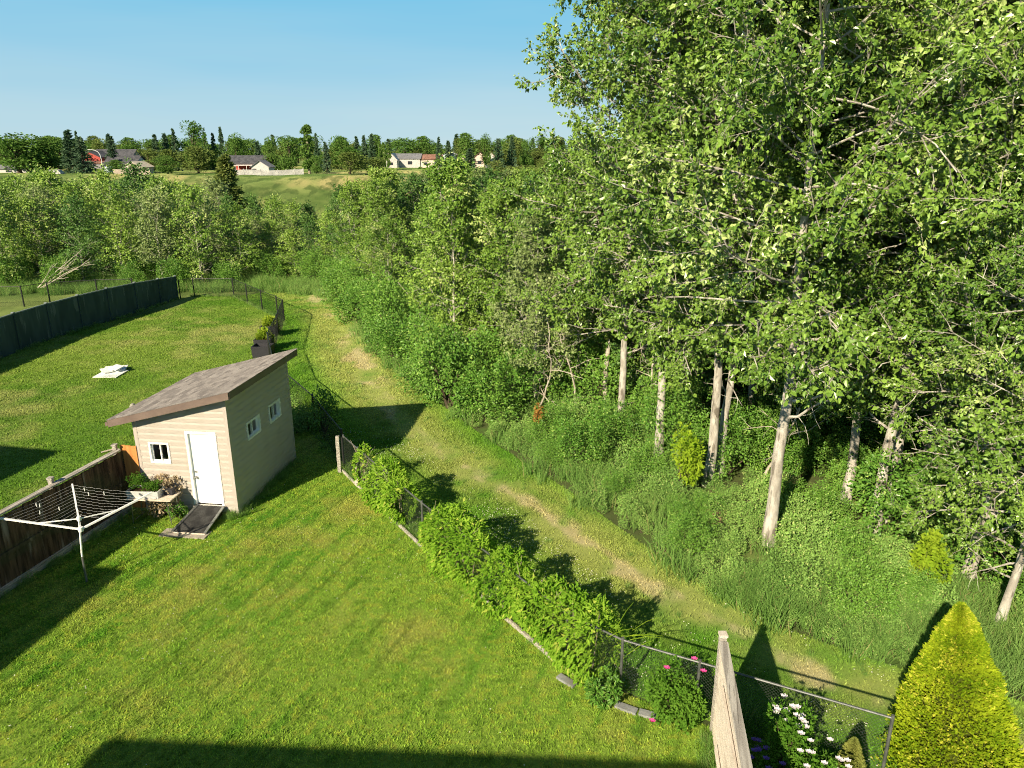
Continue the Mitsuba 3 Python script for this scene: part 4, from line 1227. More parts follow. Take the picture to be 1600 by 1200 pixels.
# undergrowth and tall grass of the edge
i = 0
for x, y in scatter(rng, EDGE.buffer(5.2, single_sided=True).union(EDGE.buffer(-5.2, single_sided=True)).difference(PATH.buffer(.04)).intersection(sbox(-8, 8, 14, 38)).difference(YARD).difference(NYARD2).difference(Polygon([(-6, 20.4), (-2, 15.8), (2, 10.6), (6, 8.8), (14, 4.5), (14, 0), (-6, 0)])), 1650):
    dd = EDGE.distance(Point(x, y))
    if rng.random() < .10: continue
    i += 1
    cl_ = meshkit.fbm(np.array([x * .75, y * .75, 2.0]), 3, 6)
    if cl_ < .30 and dd > 1.2: continue
    s = rng.uniform(.6, 1.1) * min(1, .4 + dd * .22) * (.45 + .90 * cl_)
    if any(abs(x - a[0] + .25) < .55 and -1.5 < y - a[1] < .4 for a in TALL): s *= .5
    inst(f'undergrowth__{i:03d}', f'group_under_{rng.integers(3)}', x, y, s, rng.uniform(0, 360), z=0, sz=s * rng.uniform(.6, 1.25))
lab('undergrowth', 'low grey green undergrowth between the grass path and the wood', 'undergrowth', kind='stuff')
i = 0
verge = EDGE.buffer(2.6).difference(PATH.buffer(-.35)).difference(YARD).difference(NYARD2).intersection(sbox(-16, 7, 16, 52))
for x, y in scatter(rng, verge, 240):
    i += 1; s = rng.uniform(.6, 1.15)
    inst(f'tall_grass__{i:03d}', f'group_tuft_{rng.integers(3)}', x, y, s, rng.uniform(0, 360), z=0)
for x, y in scatter(rng, Polygon([(4.2, 13.6), (6.2, 12), (9, 10.6), (13, 8.6), (13, 12), (9, 14), (6.5, 14.6)]), 520):
    i += 1; s = rng.uniform(.5, .95)
    inst(f'tall_grass__{i:03d}', f'group_tuft_{rng.integers(3)}', x, y, s, rng.uniform(0, 360), z=0)
for x, y in scatter(rng, Polygon([(-38, 47.5), (-22, 48.5), (-17, 49.2), (-12, 47), (-9, 43), (-10, 52), (-22, 55), (-40, 52)]), 700):
    i += 1; s = rng.uniform(.7, 1.3)
    inst(f'tall_grass__{i:03d}', f'group_tuft_{rng.integers(3)}', x, y, s, rng.uniform(0, 360), z=float(terrain_z(np.array(x), np.array(y))))
for line, m_ in ((LineString([(-12, 9), (-10.0, 17.3)]), 90), (LineString(VF), 130), (LineString([tuple(SHED0 + SX * .12), tuple(SHED0 + SX * .12 + SY * 3.6)]), 40), (LineString([tuple(SHED0 - SX * .0 - SY * .14), tuple(SHED0 - SX * .3 - SY * .12)]), 8), (LineString(BF), 200), (LineString([a[:2] for a in PF]).parallel_offset(.15, 'right'), 130), (LineString([(3.18, 9.7), (2.6, 6)]), 60)):
    for k in range(m_):
        p_ = line.interpolate(rng.random(), normalized=True); i += 1
        inst(f'tall_grass__{i:03d}', f'group_tuft_{rng.integers(3)}', p_.x + rng.normal(0, .07), p_.y + rng.normal(0, .07), rng.uniform(.18, .42), rng.uniform(0, 360), z=0)
for x, y in scatter(rng, PATH.intersection(sbox(-14, 9, 8, 46)), 420):        # rough tufts left by the mower
    if track_np(np.array([[x, y]]))[0] < .35: continue
    i += 1; inst(f'tall_grass__{i:03d}', f'group_tuft_{rng.integers(3)}', x, y, rng.uniform(.12, .24), rng.uniform(0, 360), z=0)
lab('tall_grass', 'tall green grass along the edge of the wood', 'grass', kind='stuff')
bush('yellow_shrub', 'bright yellow green shrub at the foot of the leftmost tall poplar', 'shrub', (4.55, 18.3, 0), .60, 1.95, 1700, 'yellow_leaf', .10, 171, lobes=9)
bush('yellow_shrub_001', 'bright yellow shrub in the tall grass below the right hand poplars', 'shrub', (8.8, 13.75, 0), .45, 1.75, 1500, 'yellow_leaf', .095, 172, lobes=8)
bush('rusty_branch', 'cluster of rusty orange dead leaves at the edge of the wood', 'branch', (.85, 22.4, .70), .36, .55, 300, 'rust_leaf', .09, 173, lobes=5, droop=.6)
m = MB(); m.tube([[3.35, 24.9, 0], [3.30, 24.9, 1.6], [3.36, 24.92, 2.45], [3.40, 24.9, 2.6], [3.38, 24.9, 2.85]], [.09, .085, .075, .05, .012], 9); m.out('broken_stump__trunk', M['dead_wood'], smooth=50)
lab('broken_stump', 'broken pale tree stump standing among the green shrubs', 'stump')

# ------------------------------------------------------------------ the ravine: trees beyond the lawns
rng = np.random.default_rng(300)
RAV = Polygon([(-62, 48.8), (-24, 50.5), (-15, 52.5), (-11, 55), (-8, 66), (-10, 90), (-22, 118), (-75, 118), (-90, 80)])
got = []
for x, y in scatter(rng, RAV, 3500):
    d0 = 2.15 + .03 * (y - 50)
    if all((x - a) ** 2 + (y - b) ** 2 > d0 * d0 for a, b in got): got.append((x, y))
for x, y in got:
    row = y < 58
    side_ = np.clip((x / y + .46) / .16, 0, 1)          # lower toward the open slope
    zt = 9.1 - y * (.050 + .040 * side_) + rng.normal(0, .8)
    h_ = np.clip(zt - float(terrain_z(np.array(x), np.array(y))), 3.2, 12)
    s = h_ / 8
    k = num('ravine_tree'); inst(k, f'group_ravine_{rng.choice([0, 1, 2, 0, 1, 2, 3, 4, 5])}', x, y, max(.75, s * 1.1), rng.uniform(0, 360), sz=s)
    if row: lab(k, 'leafy green tree in the row just behind the grey green and black fences', 'tree', 'trees just behind the fences')
    else: lab(k, 'leafy green tree in the ravine below the far grassy slope', 'tree', 'trees in the ravine')
for x, y in scatter(rng, Polygon([(-60, 48.3), (-24, 49.5), (-15, 51.5), (-11, 53), (-15, 56), (-60, 56)]), 60):
    s = rng.uniform(.6, 1.0)
    k = num('wild_shrub'); inst(k, f'group_shrub_{rng.integers(3)}', x, y, s, rng.uniform(0, 360)); lab(k, 'leafy shrub at the foot of the ravine trees behind the fences', 'shrub', 'shrubs behind the fences')
for k, (x, y, lb) in enumerate([(5.2, 16.9, 'clump of dry brown stems left of the thickest trunk')]):
    K = 'dry_plant' + (f'_{k:03d}' if k else '')
    bush(K, lb, 'plant', (x, y, 0), .40, .60, 320, 'brown_leaf', .07, 180 + k, lobes=6, stem='dead_wood')
# bare dead branches in the wood
rng = np.random.default_rng(77)
for k, (x, y, h_) in enumerate([(.9, 25.2, 3.4), (1.8, 26.6, 4.6), (2.4, 25.0, 3.0), (-.6, 28.4, 4.0), (4.6, 23.6, 3.6), (7.3, 19.6, 3.2), (10.9, 18.0, 4.2), (11.6, 15.6, 3.6), (-2.6, 33.2, 4.4), (12.4, 14.6, 3.2)]):
    m = MB()
    p = polyline([x, y, 0], [rng.normal(0, .3), rng.normal(-.15, .2), 1], h_, 8, rng, .10); m.tube(p, np.linspace(.045, .01, 9), 6, cap=False)
    for b in range(9):
        p2 = polyline(p[rng.integers(2, 8)], [rng.normal(0, .8), rng.normal(-.2, .6), rng.uniform(-.1, .7)], rng.uniform(.7, 1.7), 5, rng, .18); m.tube(p2, np.linspace(.018, .005, 6), 5, cap=False)
        for c in range(3):
            m.tube(polyline(p2[rng.integers(1, 5)], rng.normal(0, .7, 3) + [0, 0, .2], .5, 3, rng, .2), [.007, .006, .004, .003], 3, cap=False)
    K = num('dead_tree'); m.out(K + '__branches', M['dead_wood'], smooth=50)
    lab(K, 'thin bare dead tree with grey twigs among the green shrubs of the wood', 'dead tree', 'bare dead trees in the wood')
# fallen bleached branch
m = MB(); rng = np.random.default_rng(9)
for k in range(6):
    d = np.array([rng.uniform(.5, 1.0), rng.uniform(-.1, .2), rng.uniform(.15, .75)])
    p = polyline([-31.5 + rng.uniform(-.3, .5), 48.6, .4], d, rng.uniform(2, 4.6), 6, rng, .08)
    m.tube(p, np.linspace(.035, .008, 7), 6, cap=False)
    for b in range(3):
        m.tube(polyline(p[rng.integers(2, 6)], d + rng.normal(0, .4, 3), 1.0, 3, rng, .15), [.02, .015, .01, .006], 4, cap=False)
m.out('fallen_branch__wood', M['dead_wood'], smooth=50)
lab('fallen_branch', 'bleached bare fallen branches behind the grey green fence at far left', 'branch')


def spruce(seed, H, R, n_br, per, leaf_w=.9):
    rng = np.random.default_rng(seed)
    wood = MB(); wood.tube([[0, 0, 0], [0, 0, H * .97]], [.022 * H, .004 * H], 7, cap=False)
    P, Dr, S = [], [], []
    for k in range(n_br):
        u = (k + rng.random()) / n_br
        z = H * (.04 + .95 * u); L = R * (1 - u) ** .85 * rng.uniform(.65, 1.2) + .012 * H
        a = rng.uniform(0, 6.28); dz = -.25 + .6 * u
        d = n_([math.cos(a), math.sin(a), dz])
        s = rng.uniform(.15, 1, per)[:, None]
        P.append(np.array([0, 0, z]) + d * L * s + rng.normal(0, .035 * R, (per, 3)))
        Dr.append(d * .9 + rng.normal(0, .45, (per, 3)) + [0, 0, -.12]); S.append(np.full(per, .16 * R + .05 * L))
    v, f, uv = leaves(rng, np.vstack(P), np.vstack(Dr), np.concatenate(S) * leaf_w, .28, up=.6)
    return wood.get(), (v, f, uv)


w_, l_ = spruce(401, 10, 1.8, 300, 40, .75); group('group_old_spruce', w_, l_, 'twig', 'old_spruce_leaf')
scene['group_near_spruce'] = {'type': 'shapegroup', 'trunk': mikit.ply(w_, M['twig']), 'crown': mikit.ply((l_[0], l_[1]), M['spruce_leaf'], uv=l_[2])}
inst('old_spruce', 'group_old_spruce', -28.8, 77, 1.75, 20, sz=1.25); lab('old_spruce', 'yellowish old spruce standing taller than the ravine trees', 'spruce')
inst('ravine_spruce', 'group_near_spruce', -27.5, 66, .62, 70, sz=.72); lab('ravine_spruce', 'dark small spruce below right of the yellowish spruce', 'spruce')
for k in range(2):
    w_, l_ = spruce(410 + k, 12, 2.3, 170, 16, 1.25); group(f'group_far_spruce_{k}', w_, l_, 'dark_stem', 'spruce_leaf')


def far_broad(seed, H, R, base, n, lobes, narrow=1.0):
    rng = np.random.default_rng(seed)
    wood = MB(); wood.tube([[0, 0, 0], [.1, 0, H * .45], [0, .1, H * .8]], [.025 * H, .018 * H, .006 * H], 7, cap=False)
    P, Dr, tn = [], [], []
    for k in range(lobes):
        a = rng.uniform(0, 6.28); u = rng.random(); zz = base + (H - base) * (.12 + .76 * u)
        ro = R * narrow * math.sqrt(max(.05, 1 - (2 * u - .85) ** 2)) * rng.uniform(.2, .75)
        c_ = np.array([ro * math.cos(a), ro * math.sin(a), zz])
        wood.tube([[0, 0, zz * .6], c_], [.010 * H, .003 * H], 4, cap=False)
        lr = R * rng.uniform(.28, .48) * narrow ** .5
        m_ = n // lobes; d = n_(rng.normal(size=(m_, 3)))
        P.append(c_ + d * lr * [1, 1, .85] * (rng.uniform(.3, 1.05, (m_, 1)) ** .5)); Dr.append(d + rng.normal(0, .6, (m_, 3)))
        tn.append(rng.random(m_))
    v, f, uv = leaves(rng, np.vstack(P), np.vstack(Dr), .45 * (H / 12), .42, up=.4, tone=np.concatenate(tn))
    return wood.get(), (v, f, uv)


for k in range(3):
    w_, l_ = far_broad(430 + k, 12, 4.5, .9, 3000, 22)
    group(f'group_far_broad_{k}', w_, l_, 'dark_stem', 'far_leaf')
    scene[f'group_far_olive_{k}'] = {'type': 'shapegroup', 'trunk': mikit.ply(w_, M['dark_stem']), 'crown': mikit.ply((l_[0], l_[1]), M['far_olive_leaf'], uv=l_[2])}
w_, l_ = far_broad(440, 12, 1.7, .6, 3000, 20); group('group_far_column', w_, l_, 'twig', 'far_leaf')
FAR = [  # kind, x, y, ground, height, width, label
    ('broad', -138.2, 215, 2.9, 11.6, 19.1, 'dark broad tree at the left end of the skyline'),
    ('broad', -134.8, 222, 2.9, 11.2, 14.8, 'dark broad tree second from the left end of the skyline'),
    ('broad', -138.7, 235, 2.9, 10.4, 10.4, 'dark broad tree just left of the tall spruce pair'),
    ('spruce', -121.3, 212, 2.9, 11.5, 6.4, 'taller spruce of the pair left of the red house'),
    ('spruce', -116.1, 208, 2.9, 9.6, 5.9, 'lower spruce of the pair left of the red house'),
    ('spruce', -140.3, 250, 2.9, 12.1, 2.7, 'thin dark spruce top rising between the spruce pair'),
    ('olive', -140.3, 262, 2.9, 10.9, 7.9, 'pale green tree behind the red house'),
    ('spruce', -117.0, 226, 2.9, 10.1, 4.8, 'grey green spruce right of the street lamp'),
    ('broad', -106.2, 206, 2.9, 3.9, 5.8, 'small bright green tree right of the street lamp foot'),
    ('broad', -125.0, 255, 2.9, 9.8, 10.0, 'round green tree above the cream gable'),
    ('olive', -105.1, 222, 2.9, 7.3, 8.7, 'olive tree right of the cream gable'),
    ('olive', -95.4, 214, 2.9, 6.7, 9.1, 'wide olive tree in the middle of the left skyline'),
    ('broad', -91.3, 203, 2.9, 5.4, 7.2, 'bright green bushy tree below the wide olive tree'),
    ('spruce', -116.2, 252, 2.9, 11.1, 4.5, 'spruce in the dense row left of the tall cottonwood'),
    ('spruce', -114.7, 256, 2.9, 11.4, 4.5, 'second spruce in the dense row left of the tall cottonwood'),
    ('spruce', -104.7, 240, 2.9, 12.6, 3.2, 'pointed dark spruce touching the tall cottonwood'),
    ('broad', -103.2, 250, 2.9, 16.7, 9.3, 'tall airy cottonwood rising highest on the left skyline'),
    ('olive', -86.8, 212, 2.9, 7.5, 11.7, 'broad olive tree below the tall cottonwood'),
    ('spruce', -103.9, 262, 2.9, 12.0, 3.7, 'bluish spruce right of the tall cottonwood'),
    ('spruce', -98.8, 256, 2.9, 11.6, 3.4, 'second bluish spruce right of the tall cottonwood'),
    ('spruce', -92.3, 246, 2.9, 13.1, 3.1, 'slim dark spruce right of the tall cottonwood'),
    ('broad', -86.0, 240, 2.9, 12.2, 7.7, 'loose green tree left of the patio house'),
    ('broad', -86.1, 256, 2.9, 10.8, 6.8, 'green tree behind the patio house'),
    ('spruce', -75.1, 228, 2.9, 8.7, 4.0, 'grey blue spruce behind the white shed wall'),
    ('broad', -79.3, 252, 2.9, 11.3, 5.8, 'small green tree behind the white shed'),
    ('broad', -62.4, 216, 2.9, 11.1, 7.7, 'tall dense green tree left of the column poplar'),
    ('column', -55.0, 208, 2.9, 13.8, 4.4, 'tall narrow poplar with a bare pale stem by the end of the white fence'),
    ('spruce', -63.7, 252, 2.9, 11.5, 2.9, 'dark spruce just right of the narrow poplar'),
    ('broad', -52.7, 206, 2.9, 5.4, 4.4, 'bright bush at the foot of the narrow poplar'),
    ('spruce', -56.0, 232, 2.9, 8.6, 3.3, 'blue grey spruce in front of the rounded skyline tree'),
    ('broad', -58.0, 262, 2.9, 11.8, 10.2, 'rounded green skyline tree in the middle of the picture'),
    ('spruce', -52.7, 262, 2.9, 10.7, 3.7, 'dark spruce left of the middle spruces'),
    ('spruce', -49.3, 258, 2.9, 10.9, 3.7, 'second dark spruce left of the middle spruces'),
    ('spruce', -45.3, 250, 2.9, 11.3, 3.8, 'tallest of the dark spruces left of the white house'),
    ('column', -42.2, 246, 2.9, 9.7, 1.7, 'thin columnar poplar farthest left of the row by the white house'),
    ('column', -40.8, 246, 2.9, 9.3, 1.7, 'second thin columnar poplar of the row by the white house'),
    ('column', -39.4, 246, 2.9, 8.9, 1.7, 'third thin columnar poplar of the row by the white house'),
    ('broad', -42.0, 300, 2.9, 11.9, 14.4, 'dense round tree above the white house'),
    ('broad', -33.7, 300, 2.9, 9.5, 11.2, 'bright green tree above the red roofed row'),
    ('spruce', -27.0, 285, 2.9, 10.9, 3.3, 'slim spruce above the red roofed row'),
    ('spruce', -23.0, 278, 2.9, 9.5, 4.2, 'small spruce left of the pale blue house'),
    ('broad', -15.9, 268, 2.9, 12.3, 10.0, 'round green tree above the pink gabled house'),
    ('broad', -9.6, 272, 2.9, 12.8, 5.8, 'upright green tree above the pink gabled house'),
    ('spruce', -13.1, 240, 2.9, 6.8, 5.5, 'dark spruce in front of the pink gabled house'),
    ('spruce', -4.6, 256, 2.9, 9.8, 5.0, 'dark spruce right of the pink gabled house'),
    ('spruce', 0.0, 262, 2.9, 10.9, 4.2, 'spruce just left of the overhanging poplar branch'),
    ('broad', 4.9, 270, 2.9, 10.7, 7.2, 'green tree below the overhanging poplar branch'),
    ('olive', -42.3, 200, 2.9, 6.0, 10.6, 'wide grey green willow below the middle spruces'),
    ('olive', -36.8, 206, 2.9, 4.9, 9.1, 'grey green willow left of the white house'),
    ('broad', -69.0, 222, 2.9, 6.0, 6.7, 'shaded tree right of the white shed'),
]


def far_tree(name, grp, x, y, z, h, w, gh, gw, label, grp_label=None):
    k = num(name)
    inst(k, grp, x, y, w / gw, (x * 37 + y * 11) % 360, z=z, sz=h / gh)
    lab(k, label, name.split('_')[-1] if 'spruce' in name or 'poplar' in name else 'tree', grp_label)


GH = {'spruce': (12, 4.6), 'broad': (12, 9.0), 'olive': (12, 9.0), 'column': (12, 3.4)}
for n_f, (kind, x, y, z, h, w, lb) in enumerate(FAR):
    gname = {'spruce': f'group_far_spruce_{n_f % 2}', 'broad': f'group_far_broad_{n_f % 3}', 'olive': f'group_far_olive_{n_f % 3}', 'column': 'group_far_column'}[kind]
    far_tree({'spruce': 'skyline_spruce', 'broad': 'skyline_tree', 'olive': 'olive_tree', 'column': 'column_poplar'}[kind], gname, x, y, z, h, w, *GH[kind], lb)
# the tree mass behind the skyline trees, one by one, low in the gaps
rng = np.random.default_rng(500)
for k in range(190):
    x = -330 + (k % 95) * 6.2 + rng.uniform(-3, 3); y = rng.uniform(315, 345) if k < 95 else rng.uniform(375, 420)
    kind = rng.choice(['broad', 'olive', 'spruce'], p=[.6, .26, .14])
    if kind == 'spruce': far_tree('background_spruce', f'group_far_spruce_{k % 2}', x, y, 3.0, rng.uniform(10, 15), rng.uniform(4.5, 6), *GH[kind], 'dark spruce in the hazy row of trees behind the far houses', 'spruces behind the far houses')
    else: far_tree('background_tree', f'group_far_{kind}_{k % 3}', x, y, 3.0, rng.uniform(9, 13), rng.uniform(10, 14), *GH[kind], 'broadleaved tree in the hazy row of trees behind the far houses', 'trees behind the far houses')
for k in range(70):
    x = -190 + k * 3.1 + rng.uniform(-2, 2); y = rng.uniform(252, 285) if x < -52 else rng.uniform(303, 314)
    h_ = rng.uniform(4.5, 8)
    far_tree('low_tree', f'group_far_{rng.choice(["broad", "olive"])}_{k % 3}', x, y, 2.6, h_, h_ * 1.35, 12, 9, 'low bushy tree in the hedge like row behind the far houses', 'low trees behind the far houses')
# shrubs on the slope
for x, y in scatter(rng, Polygon([(-90, 120), (-60, 130), (-42, 135), (-30, 150), (-26, 185), (-2, 185), (20, 120), (60, 100), (70, 185), (-5, 190), (-22, 120)]).buffer(0), 150):
    h_ = rng.uniform(3, 6.5)
    if y > 175: h_ *= .8
    far_tree('slope_tree', f'group_far_olive_{rng.integers(3)}', x, y, float(terrain_z(np.array(x), np.array(y))), h_, h_ * 1.15, 12, 9, 'bushy olive green tree on the ravine side below the far houses', 'bushy trees on the ravine side')

# ------------------------------------------------------------------ far houses
def far_house(K, x, y, w, d, wh, rh, gable, wall, roof, label, windows=(), z=None, turn=0, ov=.4, cat='house'):
    """w across, d deep, walls wh high; gable: 'front' shows its gable to the viewer, 'side' its long roof slope"""
    z = float(terrain_z(np.array(float(x)), np.array(float(y)))) - .1 if z is None else z
    a = math.radians(turn); c_, s_ = math.cos(a), math.sin(a)
    fr = lambda v: np.column_stack([x + np.asarray(v)[:, 0] * c_ - np.asarray(v)[:, 1] * s_, y + np.asarray(v)[:, 0] * s_ + np.asarray(v)[:, 1] * c_, z + np.asarray(v)[:, 2]])
    hw, hd = w / 2, d / 2
    if gable == 'front': pts = [(-hw, -hd, 0), (hw, -hd, 0), (hw, -hd, wh), (0, -hd, wh + rh), (-hw, -hd, wh)]; off = (0, d, 0)
    else: pts = [(-hw, -hd, 0), (-hw, hd, 0), (-hw, hd, wh), (-hw, 0, wh + rh), (-hw, -hd, wh)]; off = (w, 0, 0)
    A = np.array(pts, float); B = A + off
    m = MB(); m.raw(fr(np.vstack([A, B])), [[0, 1, 2], [0, 2, 4], [4, 2, 3], [5, 7, 6], [5, 9, 7], [9, 8, 7], [0, 5, 6], [0, 6, 1], [0, 4, 9], [0, 9, 5], [1, 6, 7], [1, 7, 2]])
    m.out(K + '__wall', M[wall])
    for s in (-1, 1):
        e = .13
        if gable == 'front':
            sl = rh / hw
            q = np.array([[0, -hd - ov, wh + rh + .02], [s * (hw + ov), -hd - ov, wh - sl * ov + .02], [s * (hw + ov), hd + ov, wh - sl * ov + .02], [0, hd + ov, wh + rh + .02]])
        else:
            sl = rh / hd
            q = np.array([[-hw - ov, 0, wh + rh + .02], [-hw - ov, s * (hd + ov), wh - sl * ov + .02], [hw + ov, s * (hd + ov), wh - sl * ov + .02], [hw + ov, 0, wh + rh + .02]])
        m = MB(); m.raw(fr(np.vstack([q, q + [0, 0, e]])), [[3, 2, 1, 0], [4, 5, 6, 7], [0, 1, 5, 4], [1, 2, 6, 5], [2, 3, 7, 6], [3, 0, 4, 7]])
        m.out(K + '__roof', M[roof])
    for (x0, z0, x1, z1) in windows:
        k = num(K + '__window')
        MBw = MB(); MBw.box((x0, -hd - .05, z0), (x1, -hd - .002, z1), fr)
        scene[k] = mikit.ply(MBw.get(), M['white_wall'])
        MB().box((x0 + .1, -hd - .07, z0 + .1), (x1 - .1, -hd - .052, z1 - .1), fr).out(k + '__pane', M['far_window'])
    lab(K, label, cat)
    return fr


far_house('red_house', -128.6, 238, 7.2, 9, 4.3, 1.7, 'front', 'red_wall', 'dark_roof', 'two storey house with a red gable right of the spruce pair', [(-2.4, 2.9, -1.0, 4.2)])
far_house('red_house_001', -124.4, 243, 12, 8, 3.9, 2.6, 'side', 'grey_wall', 'dark_roof', 'grey walled house with a dark roof behind the red gable', [(1.0, 1.2, 2.4, 2.6)])
far_house('grey_garage', -125.4, 231, 6.6, 6, 2.5, .5, 'side', 'grey_wall', 'red_roof', 'low grey garage in front of the red gabled house', [(-1.5, .3, 1.2, 2.1)], cat='garage')
far_house('cream_house', -105.2, 216, 5.2, 7, 1.9, 1.4, 'front', 'cream_wall', 'cream_wall', 'small cream gabled building behind the low wooden fence', [(-1.9, .6, -.7, 1.7)])
far_house('dark_house', -113.5, 226, 9, 8, 2.3, 2.4, 'side', 'blue_wall', 'dark_roof', 'low house with a dark roof left of the cream gable', [(-1, .7, .6, 1.8)])
far_house('patio_house', -76.2, 222, 11, 8, 2.9, 2.0, 'side', 'red_wall', 'dark_roof', 'low brick red house with a dark roof behind the white patio cover', [(-4, .8, -2.2, 2.1)])
K = 'patio_cover'
lab(K, 'white flat patio cover in front of the low brick red house', 'patio cover')
gz = 2.7
MB().box((-78.2, 212.5, gz + 2.35), (-71.2, 217.5, gz + 2.55)).out(K + '__roof', M['white_wall'])
for px in (-78, -75.8, -73.6, -71.4):
    MB().box((px - .08, 212.6, gz), (px + .08, 212.76, gz + 2.35)).out(K + '__post', M['white_wall'])
MB().box((-78.2, 212.6, gz + .0), (-71.2, 212.68, gz + .9)).out(K + '__railing', M['white_wall'])
far_house('white_shed', -67.2, 207, 4.6, 5, 2.2, 1.5, 'front', 'white_wall', 'grey_roof', 'white gabled shed behind the left end of the white fence', [(-2.2, .2, -.9, 1.8)], cat='shed')
far_house('white_house', -40.6, 292, 12.5, 10, 3.4, 1.7, 'side', 'white_wall', 'grey_roof', 'white house with a long grey roof in the middle of the skyline', [(-3.4, 1.2, -1.8, 2.6), (1.6, 1.2, 3.4, 2.6)])
far_house('white_house_001', -44.2, 287, 4.0, 10, 3.0, 2.2, 'front', 'white_wall', 'white_wall', 'white gable wing at the left end of the long grey roof', [(-1.0, 1.0, .6, 2.2)])
far_house('row_house', -30.2, 292, 9, 9, 3.1, 1.6, 'side', 'pink_wall', 'red_roof', 'house with a low reddish roof right of the white house', [(-3, .9, -1.4, 2.1), (1, .9, 2.6, 2.1)])
far_house('pale_blue_house', -22.9, 284, 4.2, 8, 4.9, .9, 'front', 'blue_wall', 'white_wall', 'narrow pale blue house between the red roof and the pink gables', [(-1.2, 3.0, -.1, 4.2), (.5, 3.0, 1.4, 4.2)])
far_house('pink_house', -17.6, 287, 4.4, 8, 3.5, 1.9, 'front', 'pink_wall', 'red_roof', 'left pink gable of the red roofed pair', [(-.8, 1.2, .8, 2.6)])
far_house('pink_house_001', -11.9, 288, 4.6, 8, 3.5, 2.0, 'front', 'pink_wall', 'red_roof', 'middle pink gable half hidden by a dark spruce', [(-.9, 1.2, .7, 2.6)])
far_house('pink_house_002', -8.0, 286, 4.2, 8, 3.6, 2.0, 'front', 'white_wall', 'red_roof', 'right pale gable of the red roofed pair', [(-.8, 1.2, .8, 2.6)])
far_house('left_house', -143.5, 222, 10, 7, 1.2, .9, 'side', 'white_wall', 'grey_roof', 'low white house end at the left edge of the skyline', [(-1, .2, 1, .9)])
K = 'small_trailer'
lab(K, 'small white trailer at the foot of the spruce pair', 'trailer')
MB().prism(Polygon([(-1.5, .35), (1.5, .35), (1.6, 1.2), (1.0, 1.9), (-1.3, 2.0), (-1.6, 1.1)]), lambda p: np.column_stack([-122 + p[:, 0], np.full(len(p), 204.), 2.2 + p[:, 1]]), lambda p: np.column_stack([-122 + p[:, 0], np.full(len(p), 206.), 2.2 + p[:, 1]])).out(K + '__body', M['white_wall'])
for px in (-122.7, -121.2):
    MB().tube([[px, 203.95, 2.55], [px, 204.2, 2.55]], .32, 14).out(K + '__wheel', M['black_metal'])
MB().box((-123.2, 203.96, 3.3), (-122.2, 203.995, 3.8)).out(K + '__window', M['far_window'])
# far fences
K = 'white_fence'
lab(K, 'white paling fence along the rim of the grassy slope', 'fence')
a, b = np.array([-71.0, 196.5]), np.array([-53.0, 194.5])
for k in range(60):
    p = a + (b - a) * (k + .5) / 60
    gz = float(terrain_z(p[0], p[1]))
    MB().beam([*p, gz], [*p, gz + 1.30], .25, .04, up=(0, 1, 0)).out(K + '__paling', M['far_fence'])
for k in range(9):
    p = a + (b - a) * k / 8; gz = float(terrain_z(p[0], p[1]))
    MB().beam([*p, gz], [*p, gz + 1.5], .16, .16).out(K + '__post', M['far_fence'])
K = 'cream_fence'
lab(K, 'low weathered fence in front of the cream gabled building', 'fence')
a, b = np.array([-105.5, 202.5]), np.array([-95.0, 201.0])
for k in range(36):
    p = a + (b - a) * (k + .5) / 36; gz = float(terrain_z(p[0], p[1]))
    MB().beam([*p, gz], [*p, gz + 1.25], .27, .04, up=(0, 1, 0)).out(K + '__paling', M['far_wood_fence'])
K = 'street_lamp'
lab(K, 'grey street lamp with a curved arm in front of the red house', 'street lamp')
g0 = float(terrain_z(np.array(-109.3), np.array(205.0)))
z0 = 9.0
MB().tube([[-109.3, 205, g0], [-109.4, 205, z0 - 2.2], [-109.55, 205, z0 - 1.0], [-110.0, 205, z0 - .3], [-110.8, 205, z0 + .15], [-111.9, 205, z0 + .3]], [.13, .11, .10, .09, .08, .07], 10).out(K + '__pole', M['lamp_grey'], smooth=40)
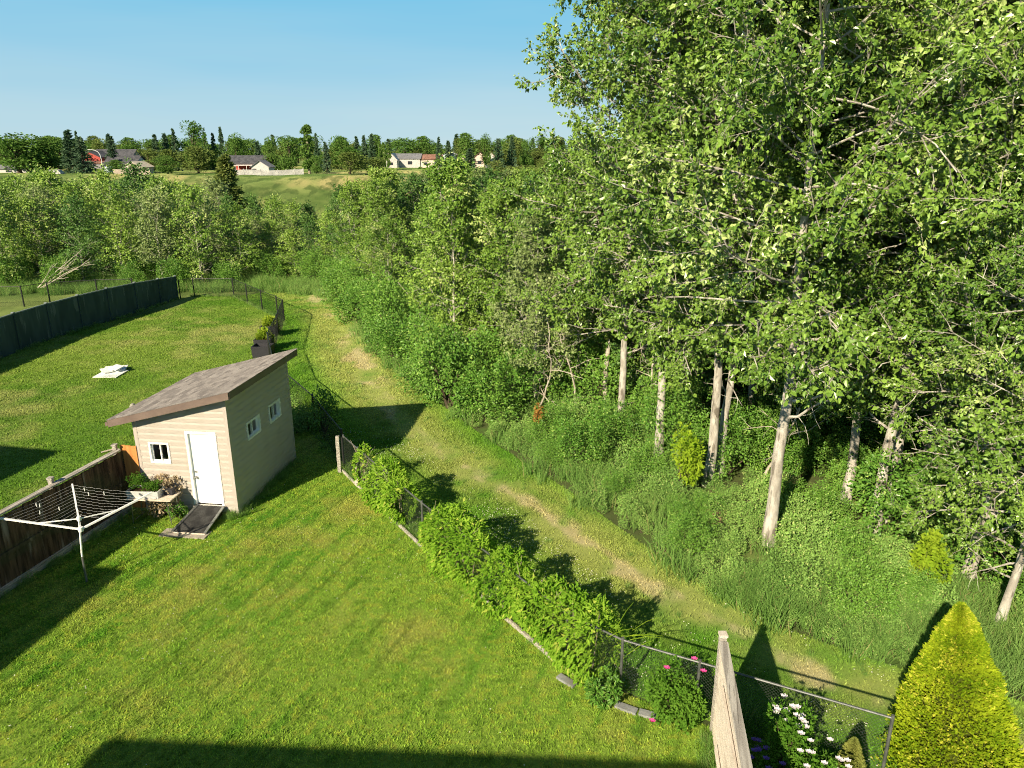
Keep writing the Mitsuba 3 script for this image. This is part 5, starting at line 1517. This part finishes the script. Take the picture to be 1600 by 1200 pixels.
MB().box((-112.6, 204.85, z0 + .22), (-111.8, 205.15, z0 + .38)).out(K + '__lamp_head', M['lamp_grey'])

# ------------------------------------------------------------------ the houses whose shadows fall on the lawns (behind and beside the viewpoint)


def shadow_house(K, corner, ang, w, d, eave, label, rise=1.6):
    """front right eave corner, w along the front to the left, d to the back"""
    a = math.radians(ang); ex = -np.array([math.cos(a), math.sin(a)]); ey = np.array([math.sin(a), -math.cos(a)])
    P = lambda u, v, z: np.array([*(np.array(corner) + ex * u + ey * v), z])
    m = MB()
    q = [P(.4, .4, 0), P(w - .4, .4, 0), P(w - .4, d - .4, 0), P(.4, d - .4, 0)]
    top = [x_ + [0, 0, eave - .1] for x_ in q]
    m.raw(np.array(q + top), [[0, 1, 5, 4], [1, 2, 6, 5], [2, 3, 7, 6], [3, 0, 4, 7]])
    m.out(K + '__wall', M['house_wall'])
    r = [P(0, 0, eave), P(w, 0, eave), P(w, d, eave), P(0, d, eave), P(d * .3, d / 2, eave + rise), P(w - d * .3, d / 2, eave + rise)]
    b = [x_ - [0, 0, .18] for x_ in r[:4]]
    MB().raw(np.array(r + b), np.array([[0, 1, 5], [0, 5, 4], [2, 3, 4], [2, 4, 5], [1, 2, 5], [3, 0, 4], [6, 7, 1], [6, 1, 0], [7, 8, 2], [7, 2, 1], [8, 9, 3], [8, 3, 2], [9, 6, 0], [9, 0, 3], [9, 8, 7], [9, 7, 6]])).out(K + '__roof', M['grey_roof'])
    for u in (2.0, 5.0, 8.0):
        if u < w - 1.5:
            m = MB(); m.raw(np.array([P(u, .392, 1.0), P(u + 1.3, .392, 1.0), P(u + 1.3, .392, 2.3), P(u, .392, 2.3)]), [[0, 1, 2, 3]]); m.out(K + '__window', M['far_window'])
    lab(K, label, 'house')


shadow_house('family_house', (-2.0, 1.05), -3, 9.6, 11, 5.5, 'house behind the viewpoint that shades the near edge of the lawn')
shadow_house('neighbour_house', (-13.85, 6.6), -9.6, 11, 11, 5.5, 'house left of the view that shades the left side of the lawn')
shadow_house('neighbour_house_001', (-19.35, 13.5), -12, 9, 10, 5.5, 'house left of the view that shades the neighbouring lawn')
